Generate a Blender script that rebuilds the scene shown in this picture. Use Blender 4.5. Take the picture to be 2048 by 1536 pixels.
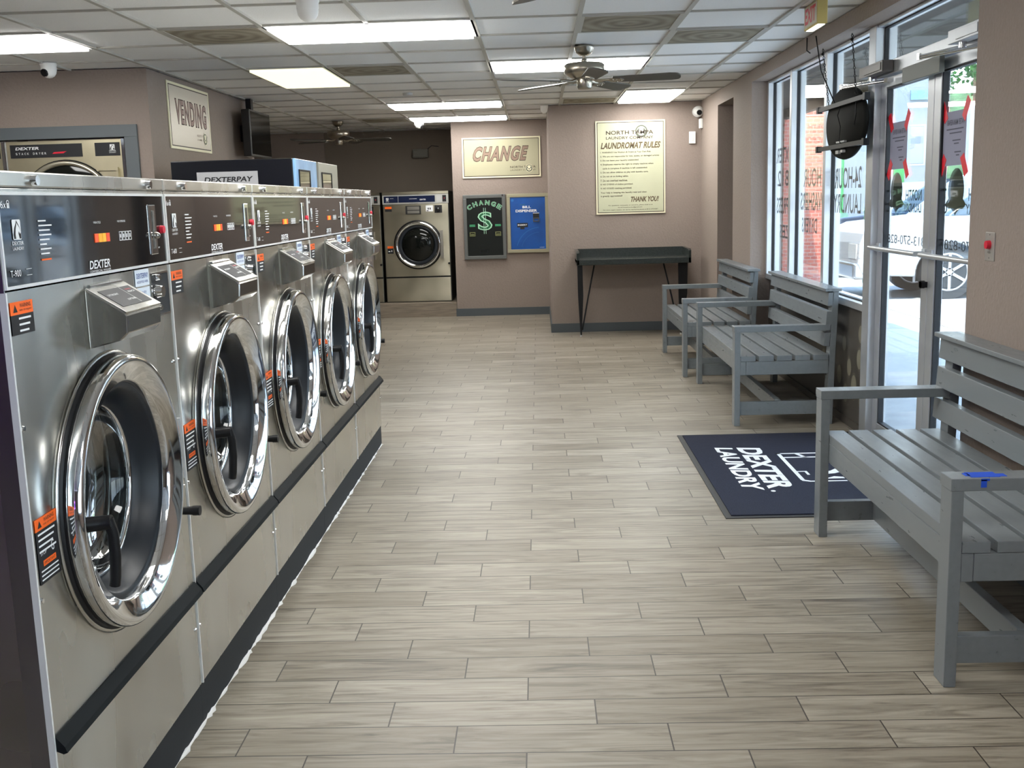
import bpy, bmesh, math, random
from mathutils import Matrix, Vector
random.seed(7)
sc = bpy.context.scene
for o in list(bpy.data.objects): bpy.data.objects.remove(o)
col = sc.collection
PI = math.pi

# ------------------------------------------------------------------ camera
cd = bpy.data.cameras.new('camera'); cam = bpy.data.objects.new('camera', cd); col.objects.link(cam)
cd.sensor_fit = 'HORIZONTAL'; cd.sensor_width = 36.0; cd.lens = 2129.0/2048*36.0
cd.clip_start = .05; cd.clip_end = 400
Mw = ((0.99931947, -0.02345045, -0.02847244), (0.02405885, -0.17072531, 0.98502489), (-0.02796024, -0.98503957, -0.17004494))
rot = Matrix([[r[0], -r[1], -r[2]] for r in Mw])
cam.matrix_world = Matrix.Translation((0, 0, 1.5)) @ rot.to_4x4()
sc.camera = cam
# ------------------------------------------------------------------ world, sun, exposure
sc.view_settings.view_transform = 'Standard'; sc.view_settings.look = 'None'
sc.view_settings.gamma = 1; sc.view_settings.exposure = 0.52; sc.view_settings.use_curve_mapping = False
w = bpy.data.worlds.new('sky'); sc.world = w; w.use_nodes = True
nt = w.node_tree; nt.nodes.clear()
bg = nt.nodes.new('ShaderNodeBackground'); wo = nt.nodes.new('ShaderNodeOutputWorld')
tc = nt.nodes.new('ShaderNodeTexCoord'); sp = nt.nodes.new('ShaderNodeSeparateXYZ'); rp = nt.nodes.new('ShaderNodeValToRGB')
nt.links.new(tc.outputs['Generated'], sp.inputs[0]); nt.links.new(sp.outputs['Z'], rp.inputs[0])
rp.color_ramp.elements[0].position = .0; rp.color_ramp.elements[0].color = (.86, .93, 1, 1)
rp.color_ramp.elements[1].position = .6; rp.color_ramp.elements[1].color = (.42, .62, 1, 1)
nt.links.new(rp.outputs[0], bg.inputs['Color']); nt.links.new(bg.outputs[0], wo.inputs[0])
bg.inputs['Strength'].default_value = 6.5
sd = bpy.data.lights.new('sun', 'SUN'); sd.energy = 11.0; sd.angle = .01; sd.color = (1, .95, .88)
sun = bpy.data.objects.new('sun', sd); col.objects.link(sun); sun.location = (-3, 8, 30)
sun.rotation_euler = Vector((.17, .5, -1)).to_track_quat('-Z', 'Y').to_euler()
LIGHT = 11.8        # emission of the fluorescent panels

# ------------------------------------------------------------------ helpers
def lin(c):
    if isinstance(c, str):
        c = [int(c[i:i+2], 16)/255 for i in (0, 2, 4)]
        c = [x/12.92 if x <= .04045 else ((x+.055)/1.055)**2.4 for x in c]
    return (c[0], c[1], c[2], 1)
MATS = {}
def mat(name, c=(.5, .5, .5), rough=.6, metal=0, noise=0, nscale=20, stretch=(1, 1, 1), bump=0, bscale=None, rvar=0, coat=0, emit=0, spec=.5, aniso=0):
    if name in MATS: return MATS[name]
    m = bpy.data.materials.new(name); m.use_nodes = True; n = m.node_tree.nodes; l = m.node_tree.links
    b = n['Principled BSDF']; c = lin(c)
    b.inputs['Base Color'].default_value = c; b.inputs['Roughness'].default_value = rough; b.inputs['Metallic'].default_value = metal
    b.inputs['Specular IOR Level'].default_value = spec
    if coat: b.inputs['Coat Weight'].default_value = coat
    if emit: b.inputs['Emission Color'].default_value = c; b.inputs['Emission Strength'].default_value = emit
    if noise or bump or rvar:
        t = n.new('ShaderNodeTexCoord'); mp = n.new('ShaderNodeMapping'); mp.inputs['Scale'].default_value = stretch
        l.new(t.outputs['Object'], mp.inputs[0])
        nz = n.new('ShaderNodeTexNoise'); nz.inputs['Scale'].default_value = nscale; nz.inputs['Detail'].default_value = 1.0 if metal == 1 else 5
        l.new(mp.outputs[0], nz.inputs['Vector'])
        if noise:
            r = n.new('ShaderNodeValToRGB'); r.color_ramp.elements[0].position = .3; r.color_ramp.elements[1].position = .7
            r.color_ramp.elements[0].color = [min(1, x*(1-noise)) for x in c[:3]]+[1]; r.color_ramp.elements[1].color = [min(1, x*(1+noise)) for x in c[:3]]+[1]
            l.new(nz.outputs['Fac'], r.inputs[0]); l.new(r.outputs[0], b.inputs['Base Color'])
        if rvar:
            mr = n.new('ShaderNodeMapRange'); mr.inputs[1].default_value = .3; mr.inputs[2].default_value = .7
            mr.inputs[3].default_value = max(.02, rough-rvar); mr.inputs[4].default_value = rough+rvar
            l.new(nz.outputs['Fac'], mr.inputs[0]); l.new(mr.outputs[0], b.inputs['Roughness'])
        if bump:
            n2 = n.new('ShaderNodeTexNoise'); n2.inputs['Scale'].default_value = bscale or nscale; n2.inputs['Detail'].default_value = 4
            l.new(mp.outputs[0], n2.inputs['Vector'])
            bp = n.new('ShaderNodeBump'); bp.inputs['Strength'].default_value = bump; bp.inputs['Distance'].default_value = .01
            l.new(n2.outputs['Fac'], bp.inputs['Height']); l.new(bp.outputs[0], b.inputs['Normal'])
    if aniso:
        b.inputs['Anisotropic'].default_value = aniso; tv = n.new('ShaderNodeCombineXYZ'); tv.inputs[2].default_value = 1; l.new(tv.outputs[0], b.inputs['Tangent'])
    MATS[name] = m; return m
def glassmat(name, tint=(.92, .96, .95), gloss=.5, rough=.0, base=.06):
    m = bpy.data.materials.new(name); m.use_nodes = True; n = m.node_tree.nodes; l = m.node_tree.links; n.clear()
    o = n.new('ShaderNodeOutputMaterial'); mx = n.new('ShaderNodeMixShader'); tr = n.new('ShaderNodeBsdfTransparent'); g = n.new('ShaderNodeBsdfGlossy')
    tr.inputs[0].default_value = (*tint, 1); g.inputs['Roughness'].default_value = rough
    f = n.new('ShaderNodeLayerWeight'); f.inputs[0].default_value = .35
    mr = n.new('ShaderNodeMapRange'); mr.inputs[3].default_value = base; mr.inputs[4].default_value = gloss
    l.new(f.outputs['Fresnel'], mr.inputs[0]); l.new(mr.outputs[0], mx.inputs[0])
    l.new(tr.outputs[0], mx.inputs[1]); l.new(g.outputs[0], mx.inputs[2]); l.new(mx.outputs[0], o.inputs[0]); return m

def frame(O, R, U):
    R = Vector(R).normalized(); U = Vector(U).normalized(); N = R.cross(U)
    M = Matrix(((R.x, U.x, N.x, O[0]), (R.y, U.y, N.y, O[1]), (R.z, U.z, N.z, O[2]), (0, 0, 0, 1))); return M
def tag(o, label=None, cat=None, group=None, kind=None):
    if label: o['label'] = label
    if cat: o['category'] = cat
    if group: o['group'] = group
    if kind: o['kind'] = kind
    return o
def empty(name, loc=(0, 0, 0), rz=0, **k):
    o = bpy.data.objects.new(name, None); col.objects.link(o); o.location = loc; o.rotation_euler = (0, 0, rz)
    o.empty_display_size = .05
    return tag(o, **k)
FONTCACHE = {}
def textgeo(s, bold=0.0):
    key = (s, bold)
    if key in FONTCACHE: return FONTCACHE[key]
    cu = bpy.data.curves.new('t', 'FONT'); cu.body = s; cu.size = 1; cu.offset = bold; cu.resolution_u = 3; cu.space_character = 1.18 if s in ('CHANGE', 'VENDING') else 1
    ob = bpy.data.objects.new('t', cu); col.objects.link(ob)
    me = bpy.data.meshes.new_from_object(ob)
    vs = [v.co.copy() for v in me.vertices]; fs = [tuple(p.vertices) for p in me.polygons]
    bpy.data.objects.remove(ob); bpy.data.meshes.remove(me); bpy.data.curves.remove(cu)
    FONTCACHE[key] = (vs, fs); return vs, fs
class MB:
    def __init__(s, M=None): s.v = []; s.f = []; s.mi = []; s.sm = []; s.M = M or Matrix(); s.mats = []; s.cm = 0; s.smooth = False
    def m(s, mt):
        if mt not in s.mats: s.mats.append(mt)
        s.cm = s.mats.index(mt); return s
    def add(s, vs, fs, smooth=None):
        k = len(s.v); s.v += [s.M @ Vector(v) for v in vs]
        for f in fs: s.f.append([i+k for i in f]); s.mi.append(s.cm); s.sm.append(s.smooth if smooth is None else smooth)
        return s
    def box(s, x0, y0, z0, x1, y1, z1):
        vs = [(x, y, z) for z in (z0, z1) for y in (y0, y1) for x in (x0, x1)]
        return s.add(vs, [(0, 2, 3, 1), (4, 5, 7, 6), (0, 1, 5, 4), (2, 6, 7, 3), (0, 4, 6, 2), (1, 3, 7, 5)], False)
    def quad(s, a, b, c, d): return s.add([a, b, c, d], [(0, 1, 2, 3)], False)
    def rect(s, u0, v0, u1, v1, n=0): return s.quad((u0, v0, n), (u1, v0, n), (u1, v1, n), (u0, v1, n))
    def prism(s, poly, n0, n1):       # polygon in local xy, extruded along local z
        k = len(poly); vs = [(p[0], p[1], n0) for p in poly]+[(p[0], p[1], n1) for p in poly]
        fs = [tuple(range(k))[::-1], tuple(range(k, 2*k))]+[(i, (i+1) % k, k+(i+1) % k, k+i) for i in range(k)]
        return s.add(vs, fs, False)
    def poly(s, pts, n=0): return s.add([(p[0], p[1], n) for p in pts], [tuple(range(len(pts)))], False)
    def cyl(s, p0, p1, r0, r1=None, n=20, cap=True):
        r1 = r0 if r1 is None else r1; p0 = Vector(p0); p1 = Vector(p1); d = (p1-p0).normalized()
        a = d.orthogonal().normalized(); b = d.cross(a)
        vs = []
        for p, r in ((p0, r0), (p1, r1)):
            for i in range(n): t = 2*PI*i/n; vs.append(p+(a*math.cos(t)+b*math.sin(t))*r)
        s.add(vs, [(i, (i+1) % n, n+(i+1) % n, n+i) for i in range(n)], True)
        if cap: s.add(vs[:n], [tuple(range(n))[::-1]], False); s.add(vs[n:], [tuple(range(n))], False)
        return s
    def lathe(s, prof, c, ax, n=32, ref=None, sy=1.0):   # prof = (radius, along axis)
        c = Vector(c); d = Vector(ax).normalized(); a = Vector(ref) if ref else d.orthogonal().normalized(); b = d.cross(a)
        vs = []; 
        for (r, h) in prof:
            for i in range(n): t = 2*PI*i/n; vs.append(c+d*h+(a*math.cos(t)+b*math.sin(t)*sy)*r)
        fs = []
        for j in range(len(prof)-1):
            for i in range(n): fs.append((j*n+i, j*n+(i+1) % n, (j+1)*n+(i+1) % n, (j+1)*n+i))
        return s.add(vs, fs, True)
    def tube(s, pts, r, n=8):
        pts = [Vector(p) for p in pts]; vs = []
        for i, p in enumerate(pts):
            d = (pts[min(i+1, len(pts)-1)]-pts[max(i-1, 0)]).normalized(); a = d.cross(Vector((.31, .2, .93))).normalized(); b = d.cross(a)
            for k in range(n): t = 2*PI*k/n; vs.append(p+(a*math.cos(t)+b*math.sin(t))*r)
        fs = [(j*n+i, j*n+(i+1) % n, (j+1)*n+(i+1) % n, (j+1)*n+i) for j in range(len(pts)-1) for i in range(n)]
        s.add(vs, fs, True); s.add(vs[:n], [tuple(range(n))[::-1]], False); return s.add(vs[-n:], [tuple(range(n))], False)
    def ball(s, c, r, n=14, sc_=(1, 1, 1)):
        c = Vector(c); prof = [(math.sin(PI*j/8)*r, -math.cos(PI*j/8)*r) for j in range(9)]; vs = []
        for (q, h) in prof:
            for i in range(n): t = 2*PI*i/n; vs.append(c+Vector((math.cos(t)*q*sc_[0], math.sin(t)*q*sc_[1], h*sc_[2])))
        return s.add(vs, [(j*n+i, j*n+(i+1) % n, (j+1)*n+(i+1) % n, (j+1)*n+i) for j in range(8) for i in range(n)], True)
    def text(s, t, u, v, w, h, n=.001, bold=.0, shear=0.0, ref=None):     # lower left corner (u,v), fitted to w x h (w None: natural)
        vs, fs = textgeo(t, bold)
        rv = textgeo(t, ref)[0] if ref is not None else vs
        x0 = min(p.x for p in rv); x1 = max(p.x for p in rv); y0 = min(p.y for p in rv); y1 = max(p.y for p in rv)
        k = h/(y1-y0); kx = w/(x1-x0) if w else k
        q = [(u+(p.x-x0)*kx+shear*(p.y-y0)*k, v+(p.y-y0)*k, n) for p in vs]
        s.add(q, fs, False)
        return s
    def ring(s, u0, v0, u1, v1, t, n0, n1):   # rectangular frame in local xy
        s.box(u0, v0, n0, u1, v0+t, n1); s.box(u0, v1-t, n0, u1, v1, n1); s.box(u0, v0+t, n0, u0+t, v1-t, n1); return s.box(u1-t, v0+t, n0, u1, v1-t, n1)
    def disc(s, u, v, r, n=.001, k=28, sy=1): return s.poly([(u+r*math.cos(2*PI*i/k), v+r*sy*math.sin(2*PI*i/k)) for i in range(k)], n)
    def annulus(s, u, v, r0, r1, n=.001, k=32, a0=0, a1=2*PI, sy=1):
        vs = []
        for i in range(k+1):
            t = a0+(a1-a0)*i/k
            for r in (r0, r1): vs.append((u+r*math.cos(t), v+r*sy*math.sin(t), n))
        return s.add(vs, [(2*i, 2*i+1, 2*i+3, 2*i+2) for i in range(k)], False)
    def build(s, name, mt=None, parent=None, bevel=0, seg=2, **k):
        me = bpy.data.meshes.new(name); me.from_pydata([tuple(v) for v in s.v], [], s.f)
        mats = s.mats or [mt]
        for q in mats: me.materials.append(q)
        me.polygons.foreach_set('material_index', s.mi if s.mats else [0]*len(s.f)); me.polygons.foreach_set('use_smooth', s.sm)
        bm = bmesh.new(); bm.from_mesh(me); bmesh.ops.recalc_face_normals(bm, faces=bm.faces)
        bm.to_mesh(me); bm.free(); me.update()
        o = bpy.data.objects.new(name, me); col.objects.link(o)
        if parent: o.parent = parent
        if bevel:
            b = o.modifiers.new('bevel', 'BEVEL'); b.width = bevel; b.segments = seg; b.limit_method = 'ANGLE'; b.angle_limit = .7
        return tag(o, **k)
def kids(o): return [c for c in bpy.data.objects if c.parent == o]
def copy_tree(o, parent=None):
    c = o.copy(); col.objects.link(c)
    if parent: c.parent = parent
    for ch in kids(o): copy_tree(ch, c)
    return c

# ------------------------------------------------------------------ materials
WALL = mat('taupe_paint', '92847b', .75, bump=.4, nscale=60, bscale=55, noise=.03)
DARKWALL = mat('brown_paint', '7d7164', .8, bump=.3, nscale=60)
BASEG = mat('slate_grey_paint', '4d5357', .5)
STEEL = mat('brushed_steel', (.58, .57, .53), .27, 1, aniso=.85, noise=.08, nscale=3, stretch=(1, 2, .5), rvar=.05)
EDGE = mat('bright_edge', (.85, .85, .83), .35, .35)
STEELM = mat('polished_box_steel', (.50, .48, .44), .16, 1)
STEELD = mat('steel_dark', (.42, .40, .36), .3, 1, noise=.1, nscale=3, rvar=.06)
STEELW = mat('warm_steel', (.46, .43, .34), .38, 1, aniso=.8, noise=.1, nscale=4, rvar=.06)
CHROME = mat('chrome', (.78, .79, .80), .06, 1)
BLACK = mat('black_plastic', (.006, .006, .007), .45, spec=.3)
RUBBER = mat('rubber', (.012, .015, .02), .4, spec=.35)
GLOSSB = mat('black_gloss_panel', (.010, .010, .011), .05, coat=.2)
WHITE = mat('white_paint', (.8, .8, .78), .5)
WPRINT = mat('white_print', (.85, .86, .86), .6)
BPRINT = mat('black_print', (.01, .01, .012), .6)
ORANGE = mat('orange_print', 'ff6a14', .5)
RED = mat('red_plastic', (.75, .02, .05), .35)
ALU = mat('aluminium_frame', (.62, .64, .66), .38, .75, noise=.04, nscale=8)
BRONZE = mat('dark_bronze', (.13, .12, .11), .4, .5)
GREYP = mat('grey_bench_paint', '7a8083', .33, noise=.05, nscale=9, stretch=(5, 1, 5), rvar=.06)
GLASS = glassmat('window_glass')
DGLASS = glassmat('door_glass', (.6, .64, .64), .35, .02, .03)
CREAM = mat('sign_cream', 'b4af92', .35, .25, noise=.03, nscale=2)
CREAMB = mat('sign_border', 'efe8c8', .4)
TAN = mat('sign_tan', '8d7666', .5)
BROWN = mat('sign_brown', '3a2a20', .5)
LGREY = mat('light_grey_plastic', (.55, .55, .53), .4)

# ------------------------------------------------------------------ floor
def floor_mat():
    m = bpy.data.materials.new('wood_look_plank_tile'); m.use_nodes = True; n = m.node_tree.nodes; l = m.node_tree.links; b = n['Principled BSDF']
    def math_(op, a, b_=None, c=None):
        q = n.new('ShaderNodeMath'); q.operation = op
        for i, x in enumerate((a, b_, c)):
            if x is None: continue
            if isinstance(x, (int, float)): q.inputs[i].default_value = x
            else: l.new(x, q.inputs[i])
        return q.outputs[0]
    t = n.new('ShaderNodeTexCoord'); s = n.new('ShaderNodeSeparateXYZ'); l.new(t.outputs['Object'], s.inputs[0])
    v = math_('DIVIDE', math_('SUBTRACT', s.outputs['Y'], 2.716), .1557); row = math_('FLOOR', v); fv = math_('SUBTRACT', v, row)
    u = math_('DIVIDE', math_('ADD', math_('SUBTRACT', s.outputs['X'], .541), math_('MULTIPLY', math_('SUBTRACT', row, 2), .2025)), .6075)
    cu = math_('FLOOR', u); fu = math_('SUBTRACT', u, cu)
    du = math_('MULTIPLY', math_('MINIMUM', fu, math_('SUBTRACT', 1, fu)), .6075)
    dv = math_('MULTIPLY', math_('MINIMUM', fv, math_('SUBTRACT', 1, fv)), .1557)
    d = math_('MINIMUM', du, dv)
    g = math_('LESS_THAN', d, .0021)
    cb = n.new('ShaderNodeCombineXYZ'); l.new(row, cb.inputs[0]); l.new(cu, cb.inputs[1])
    wn = n.new('ShaderNodeTexWhiteNoise'); wn.noise_dimensions = '3D'; l.new(cb.outputs[0], wn.inputs[0])
    cb2 = n.new('ShaderNodeCombineXYZ')
    l.new(math_('ADD', math_('MULTIPLY', s.outputs['X'], 2.2), math_('MULTIPLY', wn.outputs['Value'], 40)), cb2.inputs[0])
    l.new(math_('MULTIPLY', s.outputs['Y'], 24), cb2.inputs[1]); l.new(math_('MULTIPLY', row, 3.1), cb2.inputs[2])
    nz = n.new('ShaderNodeTexNoise'); nz.inputs['Scale'].default_value = 1.3; nz.inputs['Detail'].default_value = 9; nz.inputs['Distortion'].default_value = 1.1; nz.inputs['Roughness'].default_value = .62
    l.new(cb2.outputs[0], nz.inputs['Vector'])
    r = n.new('ShaderNodeValToRGB'); r.color_ramp.elements[0].position = .28; r.color_ramp.elements[1].position = .72
    r.color_ramp.elements[0].color = lin('6b6356'); r.color_ramp.elements[1].color = lin('bdb6a9'); e = r.color_ramp.elements.new(.5); e.color = lin('a39b8d')
    l.new(nz.outputs['Fac'], r.inputs[0])
    r2 = n.new('ShaderNodeValToRGB'); r2.color_ramp.elements[0].color = lin('998f7e'); r2.color_ramp.elements[1].color = lin('dedcd8'); l.new(wn.outputs['Value'], r2.inputs[0])
    mx = n.new('ShaderNodeMix'); mx.data_type = 'RGBA'; mx.blend_type = 'MULTIPLY'; mx.inputs[0].default_value = .6
    l.new(r.outputs[0], mx.inputs[6]); l.new(r2.outputs[0], mx.inputs[7])
    m2 = n.new('ShaderNodeMix'); m2.data_type = 'RGBA'; l.new(g, m2.inputs[0]); l.new(mx.outputs[2], m2.inputs[6]); m2.inputs[7].default_value = lin('3a342d')
    l.new(m2.outputs[2], b.inputs['Base Color'])
    mr = n.new('ShaderNodeMapRange'); mr.inputs[3].default_value = .3; mr.inputs[4].default_value = .5; l.new(nz.outputs['Fac'], mr.inputs[0]); l.new(mr.outputs[0], b.inputs['Roughness'])
    h = math_('SUBTRACT', math_('MULTIPLY', nz.outputs['Fac'], .25), g)
    bp = n.new('ShaderNodeBump'); bp.inputs['Strength'].default_value = .25; bp.inputs['Distance'].default_value = .003; l.new(h, bp.inputs['Height']); l.new(bp.outputs[0], b.inputs['Normal'])
    return m
FLOOR = floor_mat()
C = 2.516
def S(name, mb, mt, **k): o = mb.build(name, mt, **k); o['kind'] = 'structure'; return o
b = MB(); b.box(-6, -4, -.1, 2.08, 15.6, 0); S('floor', b, FLOOR)
# raised plinth under the machines in the far alcove, clad in the same planks
b = MB(); b.box(-3.9, 14.08, 0, -1.11, 15.38, .182)
o = b.build('platform', mat('plank_cladding', '85796a', .5, noise=.25, nscale=5, stretch=(1, 8, 14)))
tag(o, 'low wood-look tiled platform under the far alcove washers', 'platform')

# ------------------------------------------------------------------ ceiling
TILE = mat('ceiling_tile', (.9, .9, .885), .9, bump=.25, nscale=150, noise=.02)
GRIDM = mat('grid_metal', 'b8b5ac', .5)
b = MB(); b.box(-6, -4, C+.006, 2.3, 15.6, C+.12); S('ceiling', b, TILE)
XL = [.258+.604*k for k in range(-10, 3)]; YL = [6.27+.625*k for k in range(-16, 15)]
b = MB()
for x in XL: b.box(x-.013, -4, C-.006, x+.013, 15.6, C+.006)
for y in YL: b.box(-6, y-.009, C-.004, 1.85, y+.009, C+.0065)
S('trim_1', b, GRIDM)
EM = mat('lamp_diffuser', (1, .995, .965), .5, emit=LIGHT); EMW = mat('lamp_diffuser_warm', (1, .93, .60), .5, emit=1.0)
def light(x0, y0, nx, ny, label, em=EM):
    r = empty('ceiling_light', (x0, y0, C), label=label, cat='ceiling light', group='fluorescent ceiling panels')
    w_, h_ = nx*.604, ny*.625
    f = MB(); f.ring(.0, .0, w_, h_, .03, -.006, .004); f.build('light_frame', WHITE, r)
    d = MB(); d.box(.03, .03, -.022, w_-.03, h_-.03, -.003); d.build('diffuser', em, r)  # dropped below the frame so its glowing sides brighten the ceiling
X0 = XL[0]
gx = lambda k: .258+.604*k
gy = lambda k: 6.27+.625*k
light(gx(-7), gy(0), 2, 1, 'white fluorescent ceiling panel nearest the left edge, in front of the stack dryer wall')
light(gx(-3), gy(0), 2, 1, 'large white fluorescent ceiling panel beside the white dome camera')
light(gx(-4), gy(3), 1, 2, 'yellowish fluorescent ceiling panel running lengthwise near the vending sign', EMW)
light(gx(-1), gy(3), 2, 1, 'white fluorescent ceiling panel behind the nearer ceiling fan motor')
light(gx(1), gy(7), 1, 2, 'lengthwise white fluorescent panel next to the rules wall')
light(gx(-3), gy(8), 2, 1, 'nearer of the two thin looking far fluorescent panels above the change wall')
light(gx(-3), gy(11), 2, 1, 'farthest fluorescent ceiling panel, above the alcove camera')
for (kx, ky, n1, n2, lb) in ((-3, -5, 2, 1, 'added unseen fluorescent panel overhead in front of the nearest washer'), (-1, -4, 1, 2, 'added unseen fluorescent panel overhead above the aisle'),
                             (0, -9, 2, 1, 'added unseen fluorescent panel behind the viewer over the aisle')):
    light(gx(kx), gy(ky), n1, n2, lb)  # these panels lie out of view, added for more light and chrome reflections
def vent_mat(name, kx=1.0):
    m = bpy.data.materials.new(name); m.use_nodes = True; n = m.node_tree.nodes; l = m.node_tree.links; b = n['Principled BSDF']
    t = n.new('ShaderNodeTexCoord'); mp = n.new('ShaderNodeMapping'); mp.inputs['Location'].default_value = (-.302, -.3125, 0); l.new(t.outputs['Object'], mp.inputs[0])
    wv = n.new('ShaderNodeTexWave'); wv.wave_type = 'RINGS'; wv.rings_direction = 'Z'; wv.inputs['Scale'].default_value = 3.2; wv.inputs['Distortion'].default_value = 1.2; l.new(mp.outputs[0], wv.inputs[0])
    nz = n.new('ShaderNodeTexNoise'); nz.inputs['Scale'].default_value = 4; l.new(mp.outputs[0], nz.inputs[0])
    mu = n.new('ShaderNodeMath'); mu.operation = 'MULTIPLY_ADD'; l.new(wv.outputs['Fac'], mu.inputs[0]); mu.inputs[1].default_value = .35*kx; l.new(nz.outputs['Fac'], mu.inputs[2])
    r = n.new('ShaderNodeValToRGB'); r.color_ramp.elements[0].position = .3; r.color_ramp.elements[0].color = lin('6f6557'); r.color_ramp.elements[1].position = .95; r.color_ramp.elements[1].color = lin('a09885')
    l.new(mu.outputs[0], r.inputs[0]); l.new(r.outputs[0], b.inputs['Base Color']); b.inputs['Roughness'].default_value = .9; return m
VENT = vent_mat('dusty_perforated_grille')
def vent(kx, ky, label):
    r = empty('ceiling_vent', (gx(kx), gy(ky), C), label=label, cat='ceiling vent', group='square dusty air grilles in the ceiling')
    f = MB(); f.ring(.012, .012, .592, .613, .02, -.006, .004); f.build('vent_frame', GRIDM, r)
    d = MB(); d.box(.032, .032, -.003, .572, .593, .002); d.build('perforated_plate', VENT, r)
vent(0, 0, 'brownish dusty ceiling grille with rings just in front of the nearer fan')
vent(1, 1, 'grey dusty ceiling grille closest to the storefront wall')
vent(-4, 0, 'brown stained ceiling grille left of the large light panel by the dome camera')
vent(-3, 3, 'brown ceiling grille beside the yellowish light panel')
vent(0, 8, 'dim ceiling grille against the rules wall behind the nearer fan')
vent(-4, 11, 'far dim ceiling grille beyond the farther fan')
b = MB(); b.cyl((-1.2, 10.3, C+.004), (-1.2, 10.3, C-.02), .05, .045); tag(b.build('smoke_detector', LGREY), 'small round grey detector on a tile in front of the farther fan', 'detector')

# ------------------------------------------------------------------ walls
XW = 1.815
b = MB()
b.box(XW, 1.6, 0, 2.08, 4.58, C); b.box(XW, -4, 0, 2.08, -3.2, C); b.box(XW, -3.2, 0, 2.08, 1.6, .5); b.box(XW, -3.2, 2.42, 2.08, 1.6, C); b.box(XW, 4.58, 2.42, 2.08, 9.27, C); b.box(XW, 9.27, 0, 2.08, 10.12, C)
b.box(XW, 10.12, 2.375, 2.08, 10.98, C); b.box(XW, 10.98, 0, 2.08, 12.3, C); b.box(2.08, 9.9, 0, 2.2, 11.2, C)
b.box(2.08, 1.8, 0, 2.3, 4.4, C)
S('wall_right', b, WALL)
b = MB(); b.box(.13, 12.08, 0, 1.95, 12.3, C); b.box(.13, 12.3, 0, .33, 14.08, C); S('wall_far_right', b, WALL)
b = MB(); b.box(-1.105, 14.08, 0, .33, 14.25, C); b.box(-1.105, 14.25, 0, -1.0, 15.5, C); S('wall_far_centre', b, WALL)
b = MB(); b.box(-3.02, 15.45, 0, -.95, 15.6, C); S('wall_alcove', b, DARKWALL)
b = MB(); b.box(-6, 15.40, 0, -3.02, 15.6, C); S('wall_far_left', b, WALL)
b = MB(); b.box(-2.95, 8.0, 0, -2.81, 10.75, C); b.box(-6, 10.6, 0, -2.95, 10.75, C); S('wall_vending', b, WALL)
b = MB(); b.box(-2.914, 7.9, 0, -2.81, 8.0, C); b.box(-6, 7.9, 2.12, -2.914, 8.0, C); S('wall_dryers', b, WALL)
b = MB(); b.box(-6.1, -4, 0, -6, 15.6, C); S('wall_left', b, WALL)
b = MB(); b.box(-6, -4.1, 0, 2.3, -4, C); S('wall_back', b, DARKWALL)  # unseen wall, coloured dark so the washer steel reflects a dark room
b = MB(); b.box(-6, 7.88, 2.035, -2.908, 7.93, 2.122); b.box(-3.005, 7.88, 0, -2.908, 7.93, 2.035); S('trim_2', b, mat('trim_grey', '5c6265', .5), bevel=.002)
b = MB(); b.box(.118, 12.065, 0, 1.815, 12.08, .1); b.box(.118, 12.08, 0, .13, 14.08, .1); S('baseboard_far_right', b, BASEG)
b = MB(); b.box(-1.117, 14.066, 0, .118, 14.08, .1); S('baseboard_far_centre', b, BASEG)
b = MB(); b.box(1.805, -4, 0, 1.815, 4.58, .1); b.box(1.805, 9.27, 0, 1.815, 10.12, .1); b.box(1.805, 10.98, 0, 1.815, 12.065, .1); S('baseboard_right', b, BASEG)
b = MB(); b.box(2.0, 10.12, 0, 2.04, 10.98, 2.375); S('door_3', b, mat('near_black_door', (.012, .011, .010), .5))

# ------------------------------------------------------------------ storefront
GX = 2.0
def wframe(name, y0, y1, z0, z1, glass_z):
    b = MB(); b.ring  # frame lies in the YZ plane
    F = frame((GX, 0, 0), (0, 1, 0), (0, 0, 1))
    return F
FW = frame((GX, 0, 0), (0, 1, 0), (0, 0, 1))       # u = y, v = z, n = +x
FWI = FW
def window(n, y0, y1, extra=None):
    r = empty('window_%d' % n, (0, 0, 0)); r['kind'] = 'structure'
    g = MB(FW); g.box(y0, .82, -.003, y1, 2.40, .003); gl = g.build('window_pane', GLASS, r)
    k = MB(FW); k.ring(y0-.004, .815, y1+.004, 2.412, .012, -.012, .012); k.build('gasket', BPRINT, r)
    return r, gl
w1, g1 = window(1, 8.455, 9.225); w2, g2 = window(2, 7.455, 8.395); w3, g3 = window(3, 6.465, 7.395)
b = MB(FW)
for (a, c_) in ((9.225, 9.27), (8.395, 8.455), (7.395, 7.455)): b.box(a, .8, -.055, c_, 2.42, .055)
b.box(6.34, 0, -.06, 6.465, 2.42, .06); b.box(4.58, 0, -.055, 4.625, 2.42, .055)
b.box(6.465, .775, -.055, 9.27, .82, .055); b.box(6.465, 2.40, -.05, 9.27, 2.42, .05)
b.box(4.625, 2.125, -.05, 6.34, 2.20, .05)
b.box(4.625, 2.405, -.05, 6.34, 2.42, .05)
S('trim_3', b, ALU, bevel=.003)
r5 = empty('window_5'); r5['kind'] = 'structure'
for (a, c_) in ((-3.15, -1.62), (-1.55, -.02), (.05, 1.55)):
    g = MB(FW); g.box(a, .55, -.003, c_, 2.4, .003); g.build('window_pane', GLASS, r5)
b = MB(FW)
for a in (-3.2, -1.62, -.02, 1.55): b.box(a, .5, -.055, a+(.05 if a < 1 and a > -3 else .05)+.02*(a in (-1.62, -.02)), 2.42, .055)
b.box(-3.2, .5, -.055, 1.6, .55, .055); b.box(-3.2, 2.4, -.055, 1.6, 2.42, .055); b.build('window_frame', ALU, r5)
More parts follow.
